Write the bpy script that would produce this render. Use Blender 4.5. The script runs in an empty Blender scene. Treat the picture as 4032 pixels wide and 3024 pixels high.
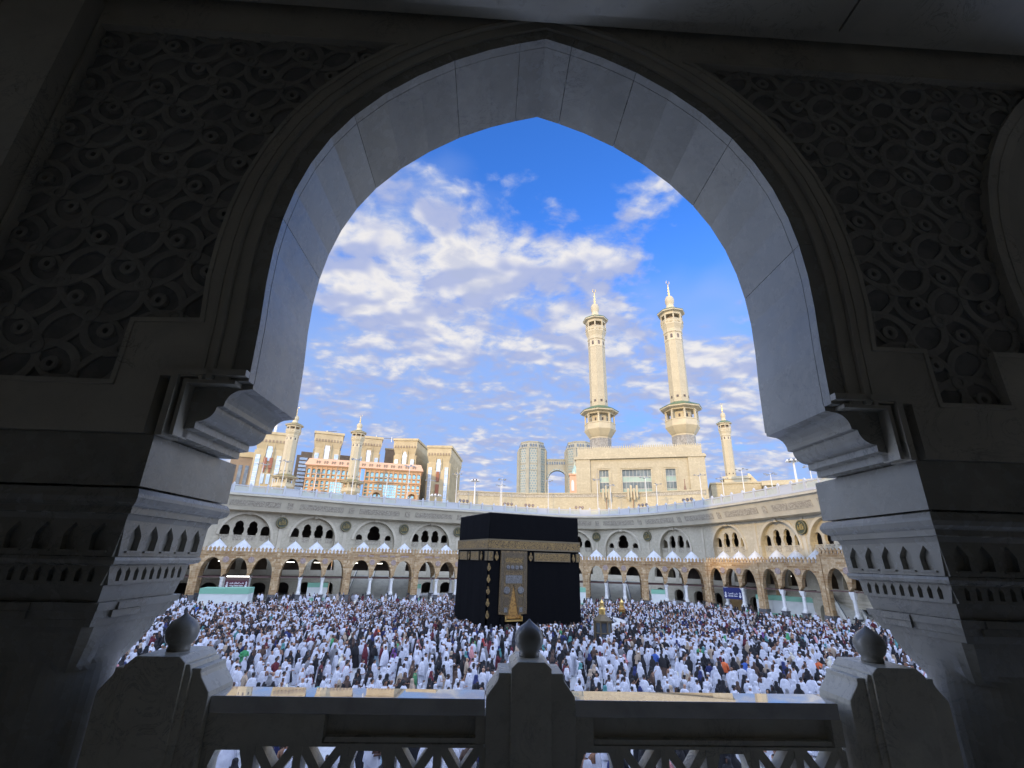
import bpy, bmesh, math, random
import numpy as np
from mathutils import Vector, Matrix
from mathutils.geometry import tessellate_polygon
R = math.radians
SC = bpy.context.scene
COL = SC.collection
rnd = random.Random(7)

# ------------------------------------------------------------------ camera
EYE = 8.1
PITCH, ROLL = R(20.25), R(1.4)
FPX = 1870.0
right = Vector((1, 0, 0)); up = Vector((0, -math.sin(PITCH), math.cos(PITCH))); fwd = Vector((0, math.cos(PITCH), math.sin(PITCH)))
cx_ = math.cos(ROLL) * right + math.sin(ROLL) * up
cy_ = -math.sin(ROLL) * right + math.cos(ROLL) * up
cam = bpy.data.cameras.new('camera')
cam.sensor_width = 36.0; cam.lens = FPX / 4032 * 36; cam.clip_start = 0.05; cam.clip_end = 6000
camo = bpy.data.objects.new('camera', cam); COL.objects.link(camo)
M = Matrix.Identity(4)
for i in range(3):
    M[i][0] = cx_[i]; M[i][1] = cy_[i]; M[i][2] = -fwd[i]
M[2][3] = EYE
camo.matrix_world = M
SC.camera = camo

def proj(p):
    """world point -> pixel of the 4032x3024 picture (only used to word the labels of the crowd)"""
    x, y, z = p[0], p[1], p[2] - EYE
    d = y * math.cos(PITCH) + z * math.sin(PITCH)
    if d < 0.1: return None
    v = (-y * math.sin(PITCH) + z * math.cos(PITCH)) / d; u = x / d
    X = u * math.cos(ROLL) + v * math.sin(ROLL); Y = -u * math.sin(ROLL) + v * math.cos(ROLL)
    return 2016 + FPX * X, 1512 - FPX * Y

# ------------------------------------------------------------------ light
SUN_EL, SUN_AZ = R(15.5), R(32)             # low sun behind the camera, to its left
sun_dir = Vector((-math.sin(SUN_AZ) * math.cos(SUN_EL), -math.cos(SUN_AZ) * math.cos(SUN_EL), math.sin(SUN_EL)))
sl = bpy.data.lights.new('sun', 'SUN'); sl.energy = 1.9; sl.angle = R(0.6); sl.color = (1.0, 0.69, 0.27)
so = bpy.data.objects.new('sun', sl); COL.objects.link(so)
so.rotation_euler = sun_dir.to_track_quat('Z', 'Y').to_euler()
SC.view_settings.view_transform = 'Standard'; SC.view_settings.look = 'None'
SC.view_settings.exposure = 0.55; SC.view_settings.gamma = 1.0
SC.cycles.max_bounces = 8; SC.cycles.diffuse_bounces = 4; SC.cycles.use_denoising = True
SC.cycles.sample_clamp_indirect = 6

class NT:
    def __init__(s, tree): s.t = tree; s.t.nodes.clear()
    def n(s, typ, **kw):
        nd = s.t.nodes.new(typ)
        for k, v in kw.items():
            if k == 'inp':
                for a, b in v.items():
                    if isinstance(b, bpy.types.NodeSocket): s.t.links.new(b, nd.inputs[a])
                    else: nd.inputs[a].default_value = b
            else: setattr(nd, k, v)
        return nd
    def math(s, op, a, b=0.0, c=None, clamp=False):
        nd = s.n('ShaderNodeMath', operation=op, use_clamp=clamp, inp={0: a, 1: b})
        if c is not None:
            if isinstance(c, bpy.types.NodeSocket): s.t.links.new(c, nd.inputs[2])
            else: nd.inputs[2].default_value = c
        return nd.outputs[0]
    def vm(s, op, a, b=(0, 0, 0)): return s.n('ShaderNodeVectorMath', operation=op, inp={0: a, 1: b})
    def mapr(s, v, a, b, c=0.0, d=1.0, smooth=True):
        nd = s.n('ShaderNodeMapRange', interpolation_type='SMOOTHSTEP' if smooth else 'LINEAR', inp={0: v, 1: a, 2: b, 3: c, 4: d})
        return nd.outputs[0]
    def mix(s, f, a, b, mode='MIX'):
        nd = s.n('ShaderNodeMix', data_type='RGBA', blend_type=mode)
        for i, v in ((0, f), (6, a), (7, b)):
            if isinstance(v, bpy.types.NodeSocket): s.t.links.new(v, nd.inputs[i])
            else: nd.inputs[i].default_value = v
        return nd.outputs[2]
    def noise(s, vec, scale, detail=4, rough=0.55, dist=0.0, lac=2.0):
        return s.n('ShaderNodeTexNoise', inp={'Vector': vec, 'Scale': scale, 'Detail': detail, 'Roughness': rough, 'Distortion': dist, 'Lacunarity': lac}).outputs[0]

def pixdir(x, y):       # 2212-wide picture coordinates -> direction, to say where the sky's clouds lie
    x *= 1.8228; y *= 1.8228
    v = fwd + cx_ * ((x - 2016) / FPX) + cy_ * (-(y - 1512) / FPX)
    return tuple(v.normalized())

w = bpy.data.worlds.new("World"); SC.world = w; w.use_nodes = True
T = NT(w.node_tree)
tc = T.n('ShaderNodeTexCoord').outputs['Generated']
# where the clouds gather and where the blue opens: (x, y in the picture, outer and inner radius in degrees, amount)
CLOUDS = [(900, 570, 15, 4, .16), (1080, 500, 11, 2, .17), (770, 560, 8, 1, .08), (1290, 640, 10, 1, .12), (1400, 390, 7, 2, .08), (1620, 790, 13, 3, .12), (1250, 760, 10, 3, .06), (1010, 680, 9, 3, .06), (1180, 330, 15, 8, -.12), (1570, 560, 11, 5, -.15), (1000, 330, 5, 1, .09), (860, 420, 6, 1, .07), (800, 700, 9, 3, .06), (1060, 840, 12, 4, .03)]
sky = T.n('ShaderNodeTexSky', sky_type='NISHITA', sun_disc=False, sun_elevation=SUN_EL, sun_rotation=math.atan2(sun_dir.x, sun_dir.y), altitude=300, air_density=1.0, dust_density=0.4, ozone_density=2.5)
SKYMUL = 0.15
hs = T.n('ShaderNodeHueSaturation', inp={'Hue': 0.5, 'Saturation': 1.25, 'Value': 1.0, 'Color': sky.outputs[0]}).outputs[0]
skyc = T.mix(1.0, hs, (1.05, 1.12, 1.68, 1), 'MULTIPLY')
sep = T.n('ShaderNodeSeparateXYZ', inp={0: tc})
zc = T.math('MAXIMUM', sep.outputs[2], 0.0)
den = T.math('ADD', zc, 0.22)
pl = T.n('ShaderNodeCombineXYZ', inp={0: T.math('DIVIDE', sep.outputs[0], den), 1: T.math('DIVIDE', sep.outputs[1], den), 2: 0.0}).outputs[0]
def lobe(x, y, r0, r1):
    d = T.vm('DOT_PRODUCT', tc, pixdir(x, y)).outputs['Value']
    return T.mapr(d, math.cos(R(r0)), math.cos(R(r1)))
def addm(a, b, k): return T.math('MULTIPLY_ADD', b, k, a)
stretch = T.n('ShaderNodeMapping', inp={'Vector': pl, 'Rotation': (0, 0, R(-14)), 'Scale': (1.0, 1.15, 1.0), 'Location': (3.1, 1.7, 0)}).outputs[0]
warp = T.vm('MULTIPLY_ADD', T.n('ShaderNodeTexNoise', inp={'Vector': stretch, 'Scale': 4.0, 'Detail': 3.0}).outputs[1], (0.10, 0.10, 0)); warp.inputs[2].default_value = (0, 0, 0); w.node_tree.links.new(stretch, warp.inputs[2])
S2 = warp.outputs[0]
def field(v):
    a_ = T.noise(v, 2.6, 5, 0.60, 0.0)
    vo = T.n('ShaderNodeTexVoronoi', feature='SMOOTH_F1', inp={'Vector': v, 'Scale': 13.0, 'Smoothness': 0.7}).outputs['Distance']
    vo2 = T.n('ShaderNodeTexVoronoi', feature='SMOOTH_F1', inp={'Vector': v, 'Scale': 27.0, 'Smoothness': 0.6}).outputs['Distance']
    x_ = T.math('MULTIPLY_ADD', vo, -0.22, T.math('MULTIPLY', a_, 0.80))
    x_ = T.math('MULTIPLY_ADD', vo2, -0.13, x_)
    return T.math('ADD', T.math('MULTIPLY_ADD', T.noise(v, 24.0, 5, 0.66, 0.0), 0.30, x_), 0.145)
base = field(S2)
ra = T.math('MULTIPLY_ADD', T.noise(S2, 7.0, 2, 0.5), 0.7, T.math('MULTIPLY', T.noise(S2, 2.6, 1, 0.5), 0.8))
S3 = T.vm('ADD', S2, (-0.012, -0.055, 0)).outputs[0]
rb_ = T.math('MULTIPLY_ADD', T.noise(S3, 7.0, 2, 0.5), 0.7, T.math('MULTIPLY', T.noise(S3, 2.6, 1, 0.5), 0.8))
cov = T.mapr(zc, 0.52, 0.26, 0.0, 0.085)
for (x_, y_, r0, r1, k) in CLOUDS: cov = addm(cov, lobe(x_, y_, r0, r1), k)
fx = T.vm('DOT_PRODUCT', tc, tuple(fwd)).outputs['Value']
fill_cloud = T.mapr(fx, 0.62, 0.35)                      # extra bright cloud added outside the view to lift the shaded parts
dens = addm(T.math('ADD', base, cov), fill_cloud, 0.16)
mask = T.mapr(dens, 0.515, 0.73)
lit = T.mapr(T.math('SUBTRACT', ra, rb_), -0.09, 0.09)      # the side turned to the sun is brighter
thick = T.mapr(dens, 0.60, 0.84)
ccol = T.mix(thick, (0.50, 0.60, 0.90, 1), (1.06, 1.02, 0.98, 1))
ccol = T.mix(T.math('MULTIPLY', T.math('SUBTRACT', 1.0, lit), 0.85), ccol, (0.44, 0.52, 0.84, 1))
ccol = T.mix(T.math('MULTIPLY', T.mapr(dens, 0.78, 1.0), 0.6), ccol, (0.52, 0.58, 0.80, 1))
ccol = T.mix(T.math('MULTIPLY', fill_cloud, 0.6), ccol, (0.70, 0.84, 1.16, 1))
hz = T.mapr(zc, 0.66, 0.16)
cm = T.vm('SCALE', ccol); w.node_tree.links.new(T.math('MULTIPLY_ADD', fill_cloud, 1.8, 0.60), cm.inputs[3])
skys = T.vm('SCALE', skyc); skys.inputs[3].default_value = SKYMUL
skyh = T.mix(T.math('MULTIPLY', hz, 0.80), skys.outputs[0], (0.185, 0.315, 0.62, 1))
# a thin lavender veil between the clouds, thickest low down
veil = T.mapr(addm(addm(T.noise(S2, 1.5, 3, 0.6, 0.0), T.mapr(zc, 0.62, 0.25), 0.30), lobe(900, 650, 18, 5), 0.14), 0.50, 0.80)
skyh = T.mix(T.math('MULTIPLY', veil, 0.66), skyh, (0.25, 0.345, 0.57, 1))
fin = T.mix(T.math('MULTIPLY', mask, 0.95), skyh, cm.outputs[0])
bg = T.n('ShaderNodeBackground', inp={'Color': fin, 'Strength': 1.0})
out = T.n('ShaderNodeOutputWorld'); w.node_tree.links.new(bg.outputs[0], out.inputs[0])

# ------------------------------------------------------------------ materials
def mat(name, color, rough=0.6, metal=0.0, noise=None, bump=None, emit=None, coord='Object', spec=0.5):
    """noise=(scale, color2, lo, hi[,detail]) mixes in a second colour; bump=(scale, strength, distance)"""
    m = bpy.data.materials.new(name); m.use_nodes = True
    t = NT(m.node_tree)
    tc = t.n('ShaderNodeTexCoord').outputs[coord]
    b = t.n('ShaderNodeBsdfPrincipled', inp={'Roughness': rough, 'Metallic': metal, 'Specular IOR Level': spec})
    c = (*color, 1)
    src = None
    if noise:
        items = noise if isinstance(noise, list) else [noise]
        src = c
        for it in items:
            f = t.mapr(t.noise(tc, it[0], it[4] if len(it) > 4 else 5, 0.6, 0.4), it[2], it[3])
            src = t.mix(f, src, (*it[1], 1))
        t.t.links.new(src, b.inputs['Base Color'])
    else: b.inputs['Base Color'].default_value = c
    if bump:
        bn = t.n('ShaderNodeBump', inp={'Strength': bump[1], 'Distance': bump[2], 'Height': t.noise(tc, bump[0], 5)})
        t.t.links.new(bn.outputs[0], b.inputs['Normal'])
    if emit: b.inputs['Emission Color'].default_value = (*emit[0], 1); b.inputs['Emission Strength'].default_value = emit[1]
    o = t.n('ShaderNodeOutputMaterial'); t.t.links.new(b.outputs[0], o.inputs[0])
    m['nt'] = 1
    return m

def marble(name, c1, c2, vein, rough, scale=1.0):
    m = bpy.data.materials.new(name); m.use_nodes = True
    t = NT(m.node_tree); tc = t.n('ShaderNodeTexCoord').outputs['Object']
    cl = t.mapr(t.noise(tc, 1.3 * scale, 6, 0.6, 0.8), 0.3, 0.72)
    c = t.mix(cl, (*c1, 1), (*c2, 1))
    wv = t.noise(tc, 2.2 * scale, 8, 0.65, 2.2)
    ve = t.mapr(t.math('ABSOLUTE', t.math('SUBTRACT', wv, 0.5)), 0.0, 0.022, 1, 0)
    br = t.mapr(t.noise(tc, 0.9 * scale, 3), 0.45, 0.65)
    c = t.mix(t.math('MULTIPLY', t.math('MULTIPLY', ve, br), 0.8), c, (*vein, 1))
    c = t.mix(t.mapr(t.noise(tc, 0.55 * scale, 3, 0.5, 0.5), 0.38, 0.66, 0, 0.30), c, (*[q * 0.62 for q in c2], 1))
    sp = t.mapr(t.noise(tc, 14 * scale, 3, 0.6, 0.6), 0.70, 0.78)
    c = t.mix(t.math('MULTIPLY', sp, 0.4), c, (*vein, 1))
    isl = t.n('ShaderNodeNewGeometry').outputs['Random Per Island']
    c = t.mix(t.math('MULTIPLY', isl, 0.34), c, (*[q * 0.6 for q in c1], 1))
    rg = t.mapr(t.noise(tc, 6 * scale, 4), 0.3, 0.7, rough * 0.8, rough * 1.25)
    bp = t.n('ShaderNodeBump', inp={'Strength': 0.15, 'Distance': 0.01, 'Height': t.noise(tc, 30 * scale, 4)})
    b = t.n('ShaderNodeBsdfPrincipled', inp={'Base Color': c, 'Roughness': rg, 'Normal': bp.outputs[0]})
    o = t.n('ShaderNodeOutputMaterial'); t.t.links.new(b.outputs[0], o.inputs[0])
    return m

def brick(name, cols, mortar, bw, bh, rough=0.8, rot=0.0, msize=0.015, vary=1.0, streak=None):
    """courses of stone: object X/Y fold into one horizontal coordinate, Z is up"""
    m = bpy.data.materials.new(name); m.use_nodes = True
    t = NT(m.node_tree); uv = t.n('ShaderNodeUVMap').outputs[0]
    br = t.n('ShaderNodeTexBrick', offset=0.5, inp={'Vector': uv, 'Color1': (0, 0, 0, 1), 'Color2': (1, 1, 1, 1), 'Mortar': (0.5, 0.5, 0.5, 1), 'Scale': 1.0, 'Mortar Size': msize, 'Mortar Smooth': 0.2, 'Bias': 0.0, 'Brick Width': bw, 'Row Height': bh})
    val = t.n('ShaderNodeSeparateColor', inp={0: br.outputs[0]}).outputs[0]
    c = t.mix(val, (*cols[0], 1), (*cols[1], 1))
    if len(cols) > 2:
        c = t.mix(t.mapr(t.noise(uv, 1.9, 4, 0.6), 0.44, 0.56, 0, 0.75), c, (*cols[2], 1))
    c = t.mix(t.mapr(t.noise(uv, 0.35, 5, 0.65), 0.35, 0.7, 0, 0.45), c, (*[x * 0.72 for x in cols[0]], 1))
    c = t.mix(br.outputs[1], c, (*mortar, 1))
    bp = t.n('ShaderNodeBump', inp={'Strength': 0.35, 'Distance': 0.03, 'Height': t.math('SUBTRACT', t.noise(uv, 5, 4), br.outputs[1])})
    b = t.n('ShaderNodeBsdfPrincipled', inp={'Base Color': c, 'Roughness': rough, 'Normal': bp.outputs[0]})
    o = t.n('ShaderNodeOutputMaterial'); t.t.links.new(b.outputs[0], o.inputs[0])
    return m

def scrollwork(name, gold, dark, scale, thr=(0.02, 0.05), metal=0.6, rough=0.45, squash=1.0, coord='Object'):
    """dense flowing embroidery: contour lines of a warped noise"""
    m = bpy.data.materials.new(name); m.use_nodes = True
    t = NT(m.node_tree); tc = t.n('ShaderNodeTexCoord').outputs[coord]
    mp = t.n('ShaderNodeMapping', inp={'Vector': tc, 'Scale': (1, 1, squash)}).outputs[0]
    n = t.noise(mp, scale, 3, 0.5, 1.5)
    f = t.math('PINGPONG', t.math('MULTIPLY', n, 5.0), 0.5)
    k = t.mapr(f, 0.12, 0.26)
    c = t.mix(k, (*dark, 1), (*gold, 1))
    c = t.mix(t.mapr(t.noise(tc, scale * 2.7, 3), 0.4, 0.7, 0, 0.5), c, (*[g * 0.55 for g in gold], 1))
    bp = t.n('ShaderNodeBump', inp={'Strength': 0.5, 'Distance': 0.03, 'Height': k})
    b = t.n('ShaderNodeBsdfPrincipled', inp={'Base Color': c, 'Roughness': rough, 'Metallic': metal, 'Normal': bp.outputs[0]})
    o = t.n('ShaderNodeOutputMaterial'); t.t.links.new(b.outputs[0], o.inputs[0])
    return m

MT = {}
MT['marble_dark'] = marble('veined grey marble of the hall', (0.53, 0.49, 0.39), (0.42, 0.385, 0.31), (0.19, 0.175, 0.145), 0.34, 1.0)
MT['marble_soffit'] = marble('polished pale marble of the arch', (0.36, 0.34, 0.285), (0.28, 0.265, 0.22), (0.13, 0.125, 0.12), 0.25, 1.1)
MT['marble_polish'] = mat('mirror polished coping marble', (0.52, 0.50, 0.45), 0.02, noise=(2.5, (0.40, 0.38, 0.34), 0.4, 0.65))
_b = next(n for n in MT['marble_polish'].node_tree.nodes if n.type == 'BSDF_PRINCIPLED'); _b.inputs['IOR'].default_value = 1.9; _b.inputs['Coat Weight'].default_value = 1.0; _b.inputs['Coat IOR'].default_value = 1.8; _b.inputs['Coat Roughness'].default_value = 0.015
MT['marble_post'] = marble('paler post marble', (0.74, 0.69, 0.55), (0.60, 0.56, 0.45), (0.24, 0.22, 0.18), 0.3, 1.6)
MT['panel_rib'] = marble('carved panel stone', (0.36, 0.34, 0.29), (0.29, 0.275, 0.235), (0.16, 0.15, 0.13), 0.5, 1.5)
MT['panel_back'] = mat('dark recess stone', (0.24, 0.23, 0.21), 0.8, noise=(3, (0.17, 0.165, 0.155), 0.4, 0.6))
MT['stone_wall'] = brick('pale dressed stone', [(0.52, 0.475, 0.355), (0.45, 0.415, 0.31), (0.41, 0.37, 0.275)], (0.37, 0.34, 0.26), 1.6, 0.8, 0.6, msize=0.012)
MT['stone_gate'] = brick('cream dressed stone', [(0.50, 0.435, 0.285), (0.42, 0.36, 0.235), (0.385, 0.33, 0.21)], (0.34, 0.30, 0.21), 2.2, 1.1, 0.6, msize=0.015)
MT['stone_plain'] = mat('smooth pale stone', (0.53, 0.485, 0.37), 0.55, noise=(0.35, (0.44, 0.40, 0.30), 0.35, 0.7))
MT['fascia'] = mat('fascia stone', (0.52, 0.475, 0.355), 0.55, noise=(0.3, (0.44, 0.40, 0.30), 0.35, 0.7))
MT['fascia_orn'] = mat('carved fascia ornament', (0.42, 0.38, 0.29), 0.7, noise=(3.5, (0.29, 0.26, 0.20), 0.45, 0.55, 2), bump=(3.5, 1.0, 0.1))
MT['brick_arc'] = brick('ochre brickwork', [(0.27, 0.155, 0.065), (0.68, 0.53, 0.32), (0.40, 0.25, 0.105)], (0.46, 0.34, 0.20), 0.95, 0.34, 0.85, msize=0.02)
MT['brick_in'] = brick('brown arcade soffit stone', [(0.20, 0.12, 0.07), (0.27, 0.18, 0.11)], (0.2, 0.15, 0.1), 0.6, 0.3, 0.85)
MT['white_stone'] = mat('white marble column', (0.74, 0.74, 0.70), 0.4, noise=(1.5, (0.62, 0.62, 0.60), 0.4, 0.7))
MT['plinth'] = mat('charcoal granite plinth', (0.075, 0.078, 0.082), 0.45, noise=(4, (0.11, 0.11, 0.115), 0.4, 0.6))
MT['dome_white'] = mat('whitewashed dome', (0.55, 0.56, 0.55), 0.6, noise=(0.8, (0.46, 0.47, 0.46), 0.4, 0.7))
MT['roundel'] = scrollwork('roundel stone', (0.42, 0.33, 0.28), (0.30, 0.22, 0.2), 2.5, metal=0.0, rough=0.7)
MT['med_gold'] = mat('gilded letters', (0.38, 0.30, 0.12), 0.45, 0.4)
MT['med_green'] = mat('dark green medallion field', (0.055, 0.065, 0.04), 0.5)
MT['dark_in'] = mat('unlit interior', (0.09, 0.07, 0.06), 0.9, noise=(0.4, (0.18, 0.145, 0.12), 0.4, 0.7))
MT['floor'] = brick('white mataf marble', [(0.72, 0.72, 0.70), (0.66, 0.66, 0.65)], (0.5, 0.5, 0.5), 1.2, 0.6, 0.22, msize=0.01)
MT['hall_floor'] = mat('hall floor marble', (0.72, 0.64, 0.50), 0.25, noise=(2, (0.62, 0.55, 0.43), 0.4, 0.7))
MT['kiswah'] = mat('black silk cloth', (0.0030, 0.0032, 0.0042), 0.9, noise=(9, (0.0046, 0.0048, 0.0056), 0.4, 0.6), bump=(1.3, 0.2, 0.1), spec=0.08)
MT['kiswah_roof'] = mat('kiswah hem', (0.018, 0.012, 0.016), 0.8)
MT['gold_belt'] = scrollwork('gold thread calligraphy', (0.25, 0.16, 0.05), (0.035, 0.026, 0.015), 2.3, metal=0.2, rough=0.5, squash=1.5)
MT['gold_trim'] = mat('tarnished gold trim', (0.13, 0.10, 0.055), 0.5, 0.2)
MT['curtain'] = scrollwork('gold and bronze curtain embroidery', (0.20, 0.135, 0.06), (0.05, 0.036, 0.022), 3.6, metal=0.3, rough=0.5)
MT['curtain_field'] = scrollwork('dark curtain field', (0.15, 0.11, 0.06), (0.05, 0.038, 0.028), 6.0, metal=0.25, rough=0.55)
MT['silver_thread'] = scrollwork('silver thread', (0.20, 0.20, 0.195), (0.06, 0.055, 0.05), 4.5, metal=0.3, rough=0.45)
MT['gold_door'] = mat('gold door', (0.40, 0.22, 0.06), 0.4, 0.5, noise=(4, (0.22, 0.12, 0.04), 0.45, 0.6), bump=(6, 0.5, 0.05))
MT['gold'] = mat('polished gold', (0.85, 0.58, 0.20), 0.28, 0.9)
MT['minaret'] = brick('cream minaret stone', [(0.49, 0.415, 0.255), (0.445, 0.375, 0.235), (0.42, 0.35, 0.215)], (0.34, 0.285, 0.18), 1.3, 1.9, 0.6, msize=0.012)
MT['minaret_p'] = mat('smooth minaret stone', (0.51, 0.43, 0.265), 0.55, noise=(0.3, (0.43, 0.36, 0.225), 0.35, 0.7))
MT['minaret_carved'] = scrollwork('carved grey stone band', (0.34, 0.32, 0.27), (0.22, 0.20, 0.17), 0.5, metal=0, rough=0.8)
MT['green_tile'] = mat('green roof tiles', (0.10, 0.16, 0.075), 0.45, noise=(2, (0.07, 0.12, 0.06), 0.4, 0.6))
MT['green_roof2'] = mat('olive roof tiles', (0.20, 0.17, 0.07), 0.5)
MT['hotel'] = mat('tan hotel stone', (0.46, 0.37, 0.205), 0.7, noise=(0.12, (0.39, 0.31, 0.17), 0.4, 0.65))
MT['hotel_dark'] = mat('brown hotel stone', (0.27, 0.195, 0.12), 0.7, noise=(0.12, (0.22, 0.16, 0.10), 0.4, 0.65))
MT['hotel_front'] = mat('orange sandstone', (0.50, 0.29, 0.14), 0.7, noise=(0.1, (0.43, 0.27, 0.125), 0.4, 0.65))
MT['hotel_cornice'] = mat('peach cornice', (0.58, 0.34, 0.20), 0.6)
MT['wood_red'] = mat('red wooden bay screens', (0.24, 0.085, 0.04), 0.6)
MT['glass_teal'] = mat('teal window glass', (0.33, 0.52, 0.48), 0.12, 0.55, noise=(0.25, (0.24, 0.42, 0.42), 0.4, 0.6))
MT['glass_blue'] = mat('blue window glass', (0.34, 0.43, 0.52), 0.25, 0.2, noise=(0.15, (0.48, 0.54, 0.58), 0.4, 0.6))
MT['glass_green'] = mat('pale green glazing', (0.33, 0.44, 0.34), 0.2, 0.1, noise=(0.2, (0.28, 0.38, 0.31), 0.4, 0.6))
MT['glass_dark'] = mat('dark glass', (0.10, 0.115, 0.125), 0.08, 0.3, noise=(0.3, (0.16, 0.18, 0.18), 0.45, 0.6))
MT['glass_grey'] = mat('grey green glass', (0.11, 0.135, 0.13), 0.15, 0.1, noise=(0.5, (0.17, 0.20, 0.18), 0.45, 0.6))
MT['twin'] = mat('grey beige tower stone', (0.31, 0.285, 0.20), 0.7, noise=(0.1, (0.27, 0.25, 0.18), 0.4, 0.6))
MT['twin_glass'] = brick('tower window bands', [(0.20, 0.26, 0.24), (0.14, 0.19, 0.18)], (0.33, 0.31, 0.22), 4.2, 4.0, 0.3, msize=0.8)
MT['white_paint'] = mat('white painted metal', (0.60, 0.60, 0.57), 0.4)
MT['grey_metal'] = mat('grey galvanised metal', (0.36, 0.37, 0.38), 0.4, 0.6)
MT['copper'] = mat('brown fan housing', (0.22, 0.13, 0.08), 0.5, 0.3)
MT['lamp_glow'] = mat('lit fluorescent tube', (1, 1, 1), 0.5, emit=((1.0, 0.97, 0.85), 6.0))
MT['rail_white'] = mat('pale balustrade stone', (0.47, 0.48, 0.48), 0.5)
MT['rail_glass'] = mat('pale balustrade panel', (0.44, 0.46, 0.38), 0.3, noise=(0.8, (0.48, 0.49, 0.42), 0.4, 0.6))
MT['hoard_white'] = mat('white hoarding board', (0.66, 0.68, 0.64), 0.5, noise=(0.8, (0.58, 0.60, 0.56), 0.4, 0.7))
MT['hoard_green'] = mat('green hoarding band', (0.22, 0.46, 0.32), 0.5)
MT['sign_maroon'] = mat('maroon sign', (0.085, 0.018, 0.03), 0.4)
MT['sign_navy'] = mat('navy sign', (0.018, 0.025, 0.12), 0.4)
MT['sign_white'] = mat('white lettering', (0.8, 0.8, 0.8), 0.5)
MT['tie'] = mat('brown tie beam', (0.10, 0.055, 0.045), 0.6)
MT['stair'] = mat('pale stair stone', (0.46, 0.45, 0.38), 0.5, noise=(1, (0.38, 0.37, 0.32), 0.4, 0.7))
MT['ochre_panel'] = mat('ochre wall panel', (0.30, 0.19, 0.07), 0.6)
MT['city'] = mat('city stone', (0.40, 0.36, 0.29), 0.8, noise=(0.1, (0.3, 0.27, 0.22), 0.4, 0.6))

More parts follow.
